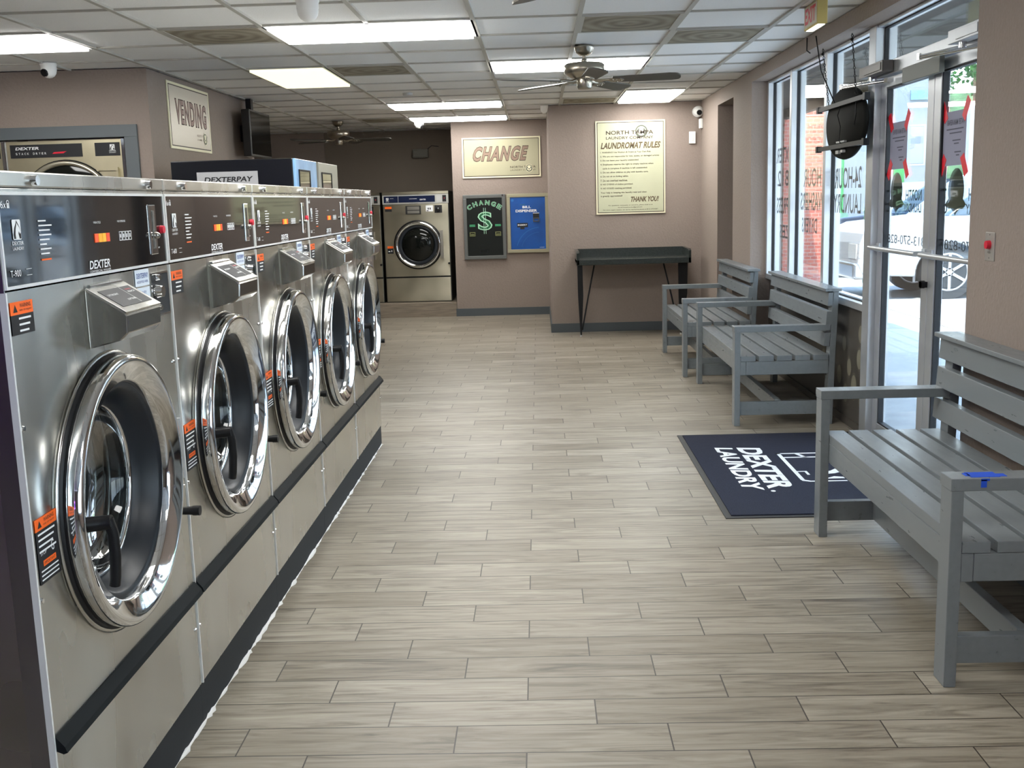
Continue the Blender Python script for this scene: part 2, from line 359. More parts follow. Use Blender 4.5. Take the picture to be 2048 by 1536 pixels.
# transom over the doors
r = empty('window_4'); r['kind'] = 'structure'
g = MB(FW); g.box(4.64, 2.2, -.003, 6.33, 2.405, .003); g.build('window_pane', GLASS, r)
k = MB(FW); k.ring(4.626, 2.198, 6.338, 2.412, .014, -.012, .012); k.build('gasket', BPRINT, r)
# knee panel under the windows with printed ovals
b = MB(FW); b.box(6.465, .05, -.02, 9.27, .775, .05); b.box(6.465, 0, -.03, 9.27, .05, .05)
kp = S('wall_under_windows', b, mat('knee_panel_film', '55504a', .35))
b = MB(frame((GX-.0215, 0, 0), (0, 1, 0), (0, 0, 1)))
OV = mat('film_ovals', '8c8776', .4)
for (y, z, rr) in ((6.62, .46, .05), (6.72, .27, .06), (6.56, .2, .045), (6.83, .38, .045), (6.9, .2, .05), (6.6, .62, .045), (6.95, .52, .04), (7.05, .3, .05), (7.2, .45, .05), (7.3, .22, .05), (7.45, .36, .045), (7.6, .5, .05), (7.75, .28, .05)):
    b.m(OV).disc(y, z, rr, 0, 24, 1.25); b.m(mat('film_ovals_edge', '6f6a5c', .4)).annulus(y, z, rr*1.12, rr*1.2, 0, 28, sy=1.25)
b.build('printed_oval_pattern', None, kp)
# double doors
def door(n, y0, y1, hinge_high):
    r = empty('door_%d' % n); r['kind'] = 'structure'
    b = MB(FW); s = .088
    b.box(y0, .012, -.022, y0+s, 2.12, .022); b.box(y1-s, .012, -.022, y1, 2.12, .022)
    b.box(y0+s, .012, -.022, y1-s, .135, .022); b.box(y0+s, 2.065, -.022, y1-s, 2.12, .022); b.build('door_leaf_frame', ALU, r, bevel=.003)
    g = MB(FW); g.box(y0+s, .135, -.003, y1-s, 2.065, .003); gl = g.build('door_pane', GLASS, r)
    k = MB(FW); k.ring(y0+s-.003, .132, y1-s+.003, 2.068, .012, -.016, .016); k.build('gasket', BPRINT, r)
    p = MB(); p.cyl((GX-.075, y0+.03, 1.17), (GX-.075, y1-.03, 1.17), .0135, n=14)
    for y in (y0+.045, y1-.045): p.cyl((GX-.075, y, 1.17), (GX-.02, y, 1.17), .014, n=12); p.box(GX-.032, y-.025, 1.145, GX-.02, y+.025, 1.195)
    p.build('push_bar', ALU, r)
    return r, gl
d1, dg1 = door(1, 5.503, 6.335, 1); d2, dg2 = door(2, 4.63, 5.497, 0)
b = MB(); b.box(GX-.05, 5.50, 1.0, GX-.02, 5.54, 1.03); b.cyl((GX-.05, 5.52, 1.015), (GX-.03, 5.52, 1.015), .02); b.build('thumb_turn', BLACK, d1)

# mirrored lettering on the glass, readable from outside
FO = frame((GX+.004, 0, 0), (0, 1, 0), (0, 0, 1))
LET = mat('grey_vinyl_letters', '4b4b50', .5)
LET2 = mat('dark_vinyl_letters', '3d4646', .5)
b = MB(FO); b.m(LET).text('24-HOUR', 6.76, 1.515, .60, .135, 0, .012).text('LAUNDRY', 6.755, 1.355, .62, .125, 0, .012); b.build('vinyl_lettering', None, g3)
b = MB(FO); b.m(LET).text('1 HOUR', 7.6, 1.535, .62, .135, 0, .012).text('WASHERS', 7.62, 1.365, .68, .13, 0, .012).text('DRYERS', 7.8, 1.2, .45, .11, 0, .012); b.build('vinyl_lettering', None, g2)
b = MB(FO); b.m(LET).text('DEXTER', 8.5, 1.74, .65, .12, 0, .012).text('812', 8.7, 1.55, .4, .13, 0, .012).text('EXPRESS', 8.5, 1.33, .62, .13, 0, .012).text('SIZES', 8.5, 1.13, .5, .11, 0, .012); b.build('vinyl_lettering', None, g1)
OVALM = mat('oval_emblem', '5f6455', .5)
def door_print(gl, yc, y0):
    b = MB(FO); b.m(OVALM)
    pts = []
    for i in range(40):
        t = 2*PI*i/40; x = .098*math.cos(t); y = .105*math.sin(t)
        pts.append((yc+x, 1.488+y))
    b.poly(pts, .0005); b.prism([(yc-.13, 1.42), (yc-.09, 1.40), (yc+.09, 1.40), (yc+.13, 1.42), (yc+.095, 1.445), (yc-.095, 1.445)], 0, .0006)
    b.poly([(yc-.03, 1.392), (yc, 1.366), (yc+.03, 1.392)], .0005)
    b.m(LET2).text('NORTH', yc-.40, 1.437, .245, .06, 0, .025).text('TA', yc+.12, 1.437, .10, .06, 0, .025).text('LAUNDRY', yc-.40, 1.375, .27, .048, 0, .025).text('CO', yc+.1, 1.375, .12, .048, 0, .025)
    b.m(LET).text('813-570-8287', y0, 1.2, .66, .05, 0, .004)
    b.build('vinyl_lettering', None, gl)
door_print(dg1, 6.10, 5.63); door_print(dg2, 5.24, 4.76)
# taped notices
PAPER = mat('notice_paper', '9c9cb0', .7); TAPE = mat('red_tape', (.85, .01, .03), .4); INK = mat('notice_ink', '5a5a68', .7)
def notice(yc, z0, label):
    r = empty('paper_notice', (GX-.006, yc, z0), label=label, cat='notice', group='white notices taped to the glass doors')
    F = frame((0, 0, 0), (0, -1, 0), (0, 0, 1))     # seen from inside: right = -y, so n = -x... 
    F = frame((0, 0, 0), (0, 1, 0), (0, 0, 1))
    p = MB(F); p.box(-.14, 0, 0, .14, .255, .001); pp = p.build('paper_sheet', PAPER, r)
    q = MB(frame((-.0006, 0, 0), (0, 1, 0), (0, 0, 1))); q.m(INK).text('NOTICE', -.12, .228, .09, .014).text('WATER MAIN REPAIR', -.125, .19, .22, .026, 0, .01)
    for (zz, a, c_) in ((.168, -.11, .1), (.15, -.09, .06), (.115, -.08, .02), (.1, -.06, .0), (.06, -.09, -.01), (.045, -.07, -.03)): q.rect(a, zz, c_, zz+.006, 0)
    q.build('printed_text', None, pp)
    for (dy, dz, s_) in ((.135, .258, -1), (-.135, .258, 1), (.135, .0, 1), (-.135, .0, -1)):
        M = Matrix.Translation((-.0015, dy, dz)) @ Matrix.Rotation(s_*math.radians(33), 4, 'X') @ frame((0, 0, 0), (0, 1, 0), (0, 0, 1))
        t = MB(M); t.prism([(-.024, -.055), (.024, -.05), (.024, .055), (-.024, .05)], 0, .0012); t.build('tape', TAPE, r)
notice(6.06, 1.61, 'taped notice on the glass door leaf by the hanging sign, with red tape corners')
notice(5.26, 1.605, 'taped notice on the glass door leaf nearer the pillar, with red tape corners')
# exit motion box / grey plate on the header
b = MB(); b.box(1.925, 5.30, 2.045, 1.95, 5.83, 2.125); tag(b.build('door_header_plate', mat('plate_grey', '6b6d66', .5), bevel=.003), 'plain grey metal plate on the header above the glass doors', 'plate')
def closer(loc, y0, y1, mt, arm, label):
    r = empty('door_closer', loc, label=label, cat='door closer')
    b = MB(); b.box(-.03, y0, -.03, .03, y1, .03); b.box(-.034, y0+.02, -.02, -.03, y1-.1, .02); b.build('closer_body', mt, r, bevel=.006)
    e = MB(); yc = (y0+y1)/2+.08; e.cyl((0, yc, -.03), (0, yc, -.055), .018); e.tube([(0, yc, -.05), (-.05, yc+.18, -.052), (-.075, yc+.33, -.05)], .008)
    e.tube([(-.075, yc+.33, -.058), (.02, yc-.22, -.075)], .007); e.cyl((-.075, yc+.33, -.035), (-.075, yc+.33, -.065), .012); e.box(.01, yc-.26, -.085, .045, yc-.2, -.06)
    e.build('closer_arm', arm, r)
closer((1.915, 6.16, 2.165), -.12, .3, BRONZE, CHROME, 'dark door closer at the top of the glass door beside the hanging sign')
closer((1.915, 4.86, 2.172), -.12, .24, ALU, CHROME, 'silver door closer above the glass door next to the pillar')

# hanging illuminated sign seen from behind
r = empty('hanging_window_sign', (1.895, 6.70, 1.905), label='black oval sign seen from behind, hung on chains inside the window', cat='sign')
b = MB(); pr = [(0, -.025), (.2, -.03), (.34, -.026), (.40, -.005), (.41, .01), (.40, .025), (0, .025)]
b.lathe(pr, (0, 0, 0), (-1, 0, 0), 48, (0, 1, 0), .53); b.build('sign_shell', mat('sign_shell_black', (.012, .012, .010), .7, spec=.12), r)
for z, nm in ((.115, 0), (-.135, 1)):
    b = MB(); b.box(-.055, -.5, z-.013, -.03, .52, z+.013); b.box(-.058, -.52, z-.02, -.027, -.48, z+.02); b.box(-.058, .49, z-.02, -.027, .53, z+.02); b.build('mounting_bar', BLACK, r)
b = MB(); b.box(-.045, -.09, -.115, -.03, .09, -.105); b.box(-.05, .02, -.18, -.03, .08, -.16); b.box(-.05, -.07, -.175, -.03, -.03, -.16); b.build('power_socket', LGREY, r)
b = MB(); b.tube([(-.04, .02, .11), (-.05, .05, .05), (-.045, 0, -.02), (-.05, .01, -.1), (-.045, -.01, -.12)], .003); b.tube([(-.04, .0, -.14), (-.04, -.02, -.2)], .003); b.build('power_cord', BLACK, r)
def chain(p0, p1):
    b = MB(); p0 = Vector(p0); p1 = Vector(p1); n = 16
    for i in range(n):
        a = p0.lerp(p1, i/n); c_ = p0.lerp(p1, (i+1.15)/n); d = Vector((.006, 0, 0)) if i % 2 else Vector((0, .006, 0))
        b.tube([a, a.lerp(c_, .5)+d, c_], .0025, 5); b.tube([a, a.lerp(c_, .5)-d, c_], .0025, 5)
    b.ball(p1-Vector((0, 0, .03)), .01); return b.build('hanging_chain', BLACK, r)
chain((-.04, .29, .12), (-.03, .50, .50)); chain((-.04, -.30, .12), (-.03, -.15, .50))
b = MB(); b.tube([(-.04, -.3, .12), (-.045, -.31, .02), (-.04, -.28, -.03), (-.045, -.32, .04)], .003); b.build('loose_cable', BLACK, r); b = MB(); b.tube([(-.05, .12, .13), (-.07, .38, .35), (-.085, .47, .58)], .004); b.build('loose_cable', BLACK, r)

# ------------------------------------------------------------------ washers
def horse(b, u, v, w_, n=.001):       # stylised horse head in a rounded square
    P = lambda x, y: (u+x*w_, v+y*w_*1.15)
    b.m(WPRINT).poly([P(.06, 0), P(.94, 0), P(1, .06), P(1, .94), P(.94, 1), P(.06, 1), P(0, .94), P(0, .06)], n)
    b.m(BPRINT).poly([P(.1, .05), P(.95, .05), P(.95, .3), P(.84, .62), P(.62, .86), P(.5, .97), P(.47, .86), P(.22, .6), P(.05, .25)], n+.0004)
    b.m(WPRINT).poly([P(.3, .05), P(.72, .05), P(.62, .3), P(.68, .42), P(.82, .28), P(.9, .36), P(.78, .6), P(.58, .76), P(.5, .84), P(.46, .74), P(.34, .52), P(.28, .28)], n+.0008)
FR = frame((0, 0, 0), (0, 1, 0), (0, 0, 1))      # washer face: u = local y, v = z, n = local +x
PW = .913
def holed(b, u0, v0, u1, v1, cu, cv, r, n0, n1, k=64):
    P = []; Q = []
    for i in range(k):
        t = 2*PI*i/k; dx, dy = math.cos(t), math.sin(t)
        s_ = min([(u1-cu)/dx if dx > 1e-9 else 1e9, (u0-cu)/dx if dx < -1e-9 else 1e9, (v1-cv)/dy if dy > 1e-9 else 1e9, (v0-cv)/dy if dy < -1e-9 else 1e9])
        Q.append((cu+dx*s_, cv+dy*s_)); P.append((cu+dx*r, cv+dy*r))
    # snap nearest ray to each corner
    for c_ in ((u0, v0), (u1, v0), (u1, v1), (u0, v1)):
        j = min(range(k), key=lambda i: (Q[i][0]-c_[0])**2+(Q[i][1]-c_[1])**2); Q[j] = c_
    vs = [(p[0], p[1], n1) for p in P]+[(q[0], q[1], n1) for q in Q]+[(p[0], p[1], n0) for p in P]+[(q[0], q[1], n0) for q in Q]
    fs = []
    for i in range(k):
        j = (i+1) % k
        fs += [(i, j, k+j, k+i), (2*k+j, 2*k+i, 3*k+i, 3*k+j), (i, 2*k+i, 2*k+j, j), (k+i, k+j, 3*k+j, 3*k+i)]
    b.add(vs, fs, False)
def make_washer(model):
    r = empty('front_loading_washer', (0, 0, 0))
    W = PW-.005; zc = .845; yc = .445
    b = MB(); b.box(-.88, .004, .125, -.86, W, 1.56); b.box(-.88, .004, .125, -.012, .016, 1.56); b.box(-.88, W-.012, .125, -.012, W, 1.56); b.box(-.88, .016, .125, -.012, W-.012, .14); b.box(-.88, .016, 1.545, -.012, W-.012, 1.56)
    b.build('cabinet', STEELD, r)
    b = MB(); b.box(-.05, .0015, .125, -.0, .006, 1.55); b.build('front_edge_flange', mat('edge_steel', (.36, .35, .35), .2, 1), r)
    b = MB(FR); holed(b, .006, .44, W-.001, 1.353, yc, zc, .275, -.014, 0); b.build('front_panel', STEEL, r)
    b = MB(FR); b.box(.006, .127, -.014, W-.001, .418, 0); b.build('lower_panel', STEEL, r, bevel=.002)
    b = MB(); F = frame((0, 0, 0), (1, 0, 0), (0, 0, 1)); q = MB(frame((0, W, 0), (1, 0, 0), (0, 0, 1)))
    q.prism([(-.012, .44), (.004, .44), (.022, .418), (.026, .405), (.018, .402), (-.012, .415)], .0, W-.006); q.build('black_seam_strip', mat('seam_strip', (.008, .01, .011), .5, spec=.12), r)
    b = MB(FR); b.box(0, 0, -.03, W+.004, .125, -.006); b.build('base_plinth', mat('plinth_grey', '2c2f32', .6, spec=.2), r)
    b = MB(FR); b.box(.0, 1.552, -.5, W+.003, 1.583, .004); b.box(.0, 1.54, -.02, W+.003, 1.552, .0); tt = b.build('top_trim', STEEL, r, bevel=.003)
    for y in (.155, .79):
        k_ = MB(); k_.cyl((.003, y, 1.566), (.016, y, 1.566), .011, .010, 16); k_.m(BPRINT); k_.mats = []; k_.build('lock', CHROME, tt)
    b = MB(); b.box(-.01, 0, .127, .0035, .006, 1.352); b.build('edge_trim', EDGE, r)
    # control panel
    b = MB(FR); b.ring(.006, 1.357, W-.001, 1.543, .006, -.01, .004); cp = b.build('panel_frame', EDGE, r)
    b = MB(FR); b.box(.010, 1.361, -.01, W-.005, 1.539, .0015); g = b.build('control_panel', GLOSSB, r)
    b = MB(frame((.002, 0, 0), (0, 1, 0), (0, 0, 1)))
    b.m(WPRINT).text('DEXTER', .395, 1.372, .118, .019, .0008, .02, .2).text('COMMERCIAL WASHER', .395, 1.364, .12, .005, .0008)
    b.text('6x', .018, 1.512, .022, .014).rect(.043, 1.512, .053, 1.522, .0008); b.annulus(.048, 1.522, .004, .0055, .0008)
    b.text(model, .03, 1.380, .042, .013).rect(.095, 1.380, .118, 1.381, .0008).rect(.095, 1.392, .118, 1.393, .0008)
    b.text('DEXTER', .05, 1.441, .045, .007).text('LAUNDRY', .05, 1.431, .045, .006)
    for i in range(8): b.rect(.165, 1.484-i*.0095, .165+(.035, .06, .05, .055, .045, .03, .05, .04)[i], 1.487-i*.0095, .0008)
    b.m(ORANGE).rect(.165, 1.405, .21, 1.4085, .0008)
    b.m(WPRINT).text('WASH CYCLE', .437, 1.474, .04, .005).text('WASH TEMPERATURE', .577, 1.474, .05, .005)
    for i in range(4): b.ring(.583+i*.02, 1.43, .6+i*.02, 1.452, .0015, .0004, .0012); b.rect(.588+i*.02, 1.437, .594+i*.02, 1.446, .0008)
    b.text('START', .835, 1.40, .02, .004)
    horse(b, .055, 1.451, .034)
    b.build('panel_lettering', None, g)
    b = MB(frame((.002, 0, 0), (0, 1, 0), (0, 0, 1)))
    for i, cc in enumerate(((1, .12, .03), (1, .45, .02), (1, .5, .03), (.9, .08, .02))):
        b.m(mat('indicator_%d' % i, cc, .4, emit=.12)).box(.438+i*.022, 1.431, 0, .457+i*.022, 1.451, .0015)
    b.build('cycle_lights', None, g)
    b = MB(FR); b.box(.79, 1.385, 0, .838, 1.515, .005); ms = b.build('coin_meter', CHROME, r, bevel=.004)
    b = MB(FR); b.box(.808, 1.40, .005, .82, 1.50, .007); b.ball((.814, 1.435, .012), .009); b.build('coin_slot', STEELD, ms)
    b = MB(); b.cyl((.001, .876, 1.449), (.011, .876, 1.449), .011, .010, 18); b.build('start_button', RED, r)
    # payment pocket
    b = MB(FR); b.ring(.765, 1.222, .896, 1.338, .005, 0, .004); b.m(GLOSSB); b.mats = []; pk = b.build('pocket_frame', CHROME, r)
    b = MB(FR); b.box(.77, 1.227, 0, .891, 1.333, .001); b.build('pocket_recess', BPRINT, pk)
    b = MB(); b.cyl((.001, .806, 1.288), (.02, .806, 1.288), .019, .015); b.cyl((.001, .806, 1.325), (.014, .806, 1.325), .009, .007); b.cyl((.001, .81, 1.245), (.012, .81, 1.245), .009, .007); b.build('coin_knob', CHROME, pk)
    b = MB(frame((.001, 0, 0), (0, 1, 0), (0, 0, 1))); b.m(mat('pay_label', 'e0eaf5', .5)).box(.662, 1.31, 0, .757, 1.352, .001).box(.662, 1.262, 0, .757, 1.306, .001)
    b.m(mat('pay_blue', '1b3f8f', .5)).text('DEXTERPAY', .67, 1.33, .08, .013, .0016, .01).text('ACCEPTED HERE', .67, 1.318, .078, .006, .0016).text('MONEY', .68, 1.287, .05, .01, .0016); b.build('payment_label', None, r)
    # soap box: side profile in (x, z), extruded along y
    q = MB(frame((0, .36, 0), (1, 0, 0), (0, 0, 1))); q.m(STEELM)
    prof = [(0, 1.33), (.088, 1.275), (.092, 1.268), (.09, 1.228), (.072, 1.212), (0, 1.195)]
    q.prism(prof, -.215, 0); sb = q.build('soap_dispenser', None, r, bevel=.003)
    n_ = Vector((.055, 0, .088)).normalized(); Fl = Matrix.Translation((0, 0, 0)) @ frame((.006+n_.x*.003, .36, 1.327+n_.z*.003), (0, 1, 0), (-.088, 0, .055))
    b = MB(Fl); b.box(-.003, -.1, -.004, .218, .004, .001); lid = b.build('dispenser_lid', STEEL, sb, bevel=.001)
    b = MB(Fl); b.m(BPRINT).box(.02, -.082, .001, .2, -.015, .002); b.m(WPRINT).text('DETERGENT', .03, -.04, .06, .006, .0025).text('BLEACH', .15, -.04, .04, .006, .0025).text('SOFTENER', .09, -.066, .05, .006, .0025).rect(.136, -.08, .1375, -.017, .0025)
    b.m(RED).text('WARNING', .15, -.03, .035, .005, .0025); b.build('lid_label', None, sb)
    b = MB(); b.cyl((.004, .375, 1.334), (.004, .56, 1.334), .005, n=10); b.build('lid_hinge', CHROME, sb)
    # door
    cx = (0, yc, zc); AX = (1, 0, 0)
    b = MB(); b.lathe([(.275, -.004), (.332, .0), (.335, .002), (.335, .004), (.328, .006), (.315, .006)], cx, AX, 64); dr = b.build('door_ring_base', mat('ring_base_steel', (.55, .55, .53), .2, 1), r)
    b = MB(); b.lathe([(.328, .004), (.326, .010), (.315, .014)], cx, AX, 64); b.build('ring_gap', BLACK, dr)  # black band stands in for the dark gap behind the door ring
    b = MB(); b.lathe([(.300, .011), (.319, .012), (.322, .014), (.323, .038), (.321, .045), (.316, .050), (.309, .052), (.302, .0505), (.296, .047), (.264, .034), (.258, .028), (.256, .0)], cx, AX, 72); d = b.build('door_ring', CHROME, r)
    b = MB(); b.lathe([(.258, .012), (.25, .016), (.24, .008), (.222, -.03), (.212, -.055), (.2, -.06), (.2, -.075), (.275, -.075)], cx, AX, 56); b.build('door_gasket', RUBBER, d)
    b = MB(); b.lathe([(.211, -.052), (.204, -.046), (.199, -.052), (.199, -.062)], cx, AX, 56); b.build('glass_rim', CHROME, d)
    b = MB(); b.lathe([(.2, -.055), (.19, -.085), (.16, -.105), (.1, -.12), (.0001, -.124)], cx, AX, 48); b.build('door_glass', DGLASS, d)
    b = MB(); b.lathe([(.2765, -.012), (.2765, -.6), (.18, -.62), (.0001, -.62)], cx, AX, 48)
    for k in range(12): b.lathe([(.2765, -.09-.04*k), (.268, -.1-.04*k), (.2765, -.11-.04*k)], cx, AX, 48)
    b.build('drum', mat('drum_steel', (.33, .34, .34), .25, 1), r)
    hy = .195; b = MB(); b.cyl((.03, hy, .834), (.082, hy+.003, .838), .017, .016, 14); b.tube([(.074, hy+.002, .845), (.08, hy+.008, .81), (.079, hy+.012, .76), (.073, hy+.016, .71), (.069, hy+.017, .69)], .0125, 10); b.cyl((.02, hy-.002, .833), (.034, hy, .834), .012)
    b.build('door_handle', BLACK, d)
    b = MB(); b.box(.0, .868, .76, .012, .882, .93); b.build('hinge_plate', ALU, r)
    b = MB(); b.cyl((0, .868, .665), (.045, .868, .665), .011, .013, 12); b.cyl((.03, .868, .665), (.05, .868, .665), .014, .014, 12); b.build('release_knob', BLACK, r)
    for y in (.018, .893):
        for z in (1.085, .73, .30): s_ = MB(); s_.cyl((0, y, z), (.004, y, z), .0065, .005, 10); s_.build('screw', CHROME, r)
    # warning labels
    def lab(u0, v0, u1, v1, lines, nm):
        b = MB(frame((.001, 0, 0), (0, 1, 0), (0, 0, 1))); h = v1-v0; oh = .025
        b.m(BPRINT).box(u0, v0, 0, u1, v1-oh, .0006); b.m(ORANGE).box(u0, v1-oh, 0, u1, v1, .0006)
        b.m(BPRINT).text('WARNING', u0+.038, v1-.012, .045, .008, .0008, .01).text('RISK OF INJURY', u0+.036, v1-.02, .05, .0045, .0008).poly([(u0+.01, v1-.02), (u0+.028, v1-.02), (u0+.019, v1-.005)], .0008)
        b.m(WPRINT)
        for i in range(lines): b.rect(u0+.03 if lines < 4 else u0+.008, v1-oh-.010-i*.012, u1-.012-(i % 3)*.006, v1-oh-.006-i*.012, .0008)
        if lines >= 4:
            b.text('G', u1-.035, v0+.055, .012, .022).text('STOP', u0+.012, v0+.058, .025, .008)
            b.m(ORANGE).rect(u0+.02, v0+.034, u1-.018, v0+.046, .0008); b.m(BPRINT).text('IMPORTANT', u0+.024, v0+.037, .048, .006, .001); b.m(WPRINT)
            for i in range(3): b.rect(u0+.008, v0+.006+i*.009, u1-.01, v0+.009+i*.009, .0008)
        return b.build(nm, None, r)
    lab(.016, 1.268, .108, 1.332, 3, 'warning_label'); lab(.02, .761, .114, .896, 4, 'warning_label')
    return r
WP = make_washer('T-900'); WP2 = make_washer('T-600')
wl = ['stainless front-loading washer nearest the viewer, its dark panel mirroring the window', 'second stainless washer along the row, between the nearest one and the middle one',
      'middle stainless washer of the row of five along the aisle', 'fourth stainless washer of the aisle row, second from its far end', 'stainless washer at the far end of the aisle row']
for i in range(5):
    o = WP if i == 0 else (WP2 if i == 1 else copy_tree(WP2))
    o.location = (-1.02, 2.0+PW*i, 0); tag(o, wl[i], 'washing machine', 'stainless washers lined up along the aisle')
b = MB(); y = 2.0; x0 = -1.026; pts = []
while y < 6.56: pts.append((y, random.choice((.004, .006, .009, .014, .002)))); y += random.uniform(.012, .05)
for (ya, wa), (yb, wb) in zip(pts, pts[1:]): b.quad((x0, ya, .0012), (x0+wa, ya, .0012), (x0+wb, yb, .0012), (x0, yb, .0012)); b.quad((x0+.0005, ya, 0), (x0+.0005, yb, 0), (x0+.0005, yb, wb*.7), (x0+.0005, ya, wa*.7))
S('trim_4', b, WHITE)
# bulkhead behind the row
b = MB(); b.box(-2.0, 2.0, 0, -1.91, 6.56, 1.5); tag(b.build('service_bulkhead', LGREY), 'plain service partition behind the row of aisle washers', 'partition')

# ------------------------------------------------------------------ benches
def make_bench(L, D, label, group_ok=True, tapepatch=False):
    r = empty('wooden_bench', (0, 0, 0), label=label, cat='bench', group='grey painted slatted benches by the storefront')
    B = .0025
    t = .037
    for y in (0, L-.085):
        b = MB(); b.box(0, y, 0, t, y+.085, .617); b.build('front_leg', GREYP, r, bevel=B)
        q = MB(frame((0, y+.085, 0), (1, 0, 0), (0, 0, 1))); q.prism([(D+.01, 0), (D+.05, 0), (D+.06, .44), (D+.075, .868), (D+.036, .868), (D+.022, .44)], 0, .085)
        q.build('back_post', GREYP, r, bevel=B)
        b = MB(); b.box(-.003, y-.002, .617, D+.026, y+.088, .655); ar = b.build('armrest', GREYP, r, bevel=B)
        if y == 0 and tapepatch:
            z = .6556; c_ = mat('blue_tape', '1b55d8', .6)
            p = MB(); p.m(c_).box(.06, .014, .655, .145, .07, .6562).box(.05, .03, .655, .065, .06, .6562).box(.145, .02, .655, .168, .05, .6562); p.box(.083, -.0028, .628, .1, -.002, .652); p.box(.083, -.0028, .648, .108, -.002, .655); p.build('tape_scrap', None, ar)
        b = MB(); b.box(t, y+.022, .067, D+.012, y+.06, .155); b.build('side_stretcher', GREYP, r, bevel=B)
        b = MB(); b.box(t+.037, y, .337, D+.018, y+.037, .424) if y == 0 else b.box(t+.037, y+.048, .337, D+.018, y+.085, .424); b.build('side_apron', GREYP, r, bevel=B)
    b = MB(); b.box(t, 0, .336, t+.036, L, .424); b.build('front_apron', GREYP, r, bevel=B)
    b = MB(); b.box(D*.5-.02, .06, .072, D*.5+.018, L-.06, .16); b.build('long_stretcher', GREYP, r, bevel=B)
    w_ = (D+.017-t-4*.02)/5
    for i in range(5):
        x = t+.001+i*(w_+.02); b = MB(); b.box(x, 0, .425, x+w_, L, .461); b.build('seat_slat', GREYP, r, bevel=B)
    for (z0, z1) in ((.515, .603), (.652, .740), (.775, .862)):
        xa = D-.015+(z0-.516)*.07; xb = D-.015+(z1-.516)*.07
        q = MB(frame((0, L, 0), (1, 0, 0), (0, 0, 1))); q.prism([(xa, z0), (xa+.036, z0), (xb+.036, z1), (xb, z1)], 0, L); q.build('back_board', GREYP, r, bevel=B)
    b = MB(); b.box(D-.015, -.012, .868, D+.09, L+.012, .887); b.build('top_cap', GREYP, r, bevel=B)
    return r
o = make_bench(1.55, .52, 'grey painted bench nearest the viewer, with a scrap of blue tape on its armrest', True, True); o.location = (1.2, 3.07, 0)
o = make_bench(1.70, .587, 'grey painted bench in the middle, standing in the window recess by the glass doors'); o.location = (1.25, 6.86, 0)
o = make_bench(1.52, .54, 'farthest grey painted bench, beyond the window recess bench'); o.location = (1.18, 8.82, 0)

# ------------------------------------------------------------------ mat on the floor
MATB = mat('navy_carpet', '1a1f33', .95, noise=.35, nscale=260, bump=.8, bscale=300)
r = empty('floor_mat', (.845, 4.83, 0), label='navy floor mat with white laundry lettering in front of the glass doors', cat='mat')
b = MB(); b.box(0, 0, 0, 1.08, 1.78, .005); b.build('rubber_border', mat('mat_rubber', (.035, .035, .035), .6), r)
b = MB(); b.box(.03, .03, .005, 1.05, 1.75, .010); mc = b.build('carpet_surface', MATB, r)
b = MB(frame((0, 1.78, .0105), (0, -1, 0), (1, 0, 0)))     # u runs toward the viewer, v = +x
b.m(WPRINT).text('DEXTER', .395, .30, .91, .135, 0, .04, .15).text('.', 1.34, .30, .03, .025).text('LAUNDRY', .385, .17, .93, .105, 0, .035, .15)
b.rect(.557, .50, .577, .86).rect(.65, .52, .672, .86).rect(.557, .50, 1.15, .522).poly([(.575, .60), (.575, .625), (.668, .655), (.668, .63)], 0)
b.poly([(1.14, .50), (1.15, .522), (1.172, .55), (1.172, .735), (1.19, .735), (1.19, .54), (1.17, .505)], 0).rect(1.12, .64, 1.135, .735)
b.poly([(1.12, .65), (1.09, .69), (1.105, .735), (1.12, .735)], 0).poly([(1.045, .64), (1.0, .64), (.975, .70), (.935, .735), (.95, .76), (1.0, .755), (1.03, .71)], 0)
b.rect(.97, .52, .985, .575).rect(.985, .56, 1.05, .575).rect(.557, .84, 1.19, .86)
b.build('woven_lettering', None, mc)

# ------------------------------------------------------------------ signs on the walls
FA = lambda x, y, z: frame((x, y, z), (1, 0, 0), (0, 0, 1))
FX = lambda x, y, z: frame((x, y, z), (0, 1, 0), (0, 0, 1))
def logo(b, cu, cv, rr, n):
    b.m(CREAMB).disc(cu, cv, rr*1.12, n); b.m(mat('logo_green', '5a6050', .5)).annulus(cu, cv, rr*.78, rr, n+.0005); b.disc(cu, cv-rr*.1, rr*.72, n+.0004)
    b.m(CREAMB).rect(cu-rr*.35, cv-rr*.1, cu+rr*.35, cv+rr*.6, n+.0008); b.annulus(cu, cv-rr*.1, rr*.3, rr*.6, n+.0009, 24, PI, 2*PI)
r = empty('change_sign', (-.97, 14.072, 1.795), label='cream rectangular sign reading change above the two change machines', cat='sign')
b = MB(FA(0, 0, 0)); b.box(0, 0, 0, 1.015, .512, .008); b.build('sign_edge', CREAMB, r)
b = MB(FA(0, 0, 0)); b.m(BROWN).box(.018, .018, .008, .997, .494, .009); b.m(CREAM).box(.026, .026, .009, .989, .486, .010); p = b.build('sign_panel', None, r)
b = MB(FA(0, -.0108, 0)); b.m(BROWN).text('CHANGE', .118, .205, .70, .195, 0, .065, .25); b.m(TAN).text('CHANGE', .118, .205, .70, .195, .001, .03, .25, .065)
b.m(BROWN).text('NORTH TAMPA', .62, .115, .33, .026, 0, .01).text('LAUNDRY COMPANY', .62, .08, .33, .018, 0); logo(b, .865, .11, .045, .001); b.build('sign_lettering', None, p)
r = empty('vending_sign', (-2.808, 8.29, 1.968), label='cream sign reading vending on the side wall above the vending machines', cat='sign')
b = MB(FX(0, 0, 0)); b.box(0, 0, 0, 1.035, .507, .008); b.build('sign_edge', CREAMB, r)
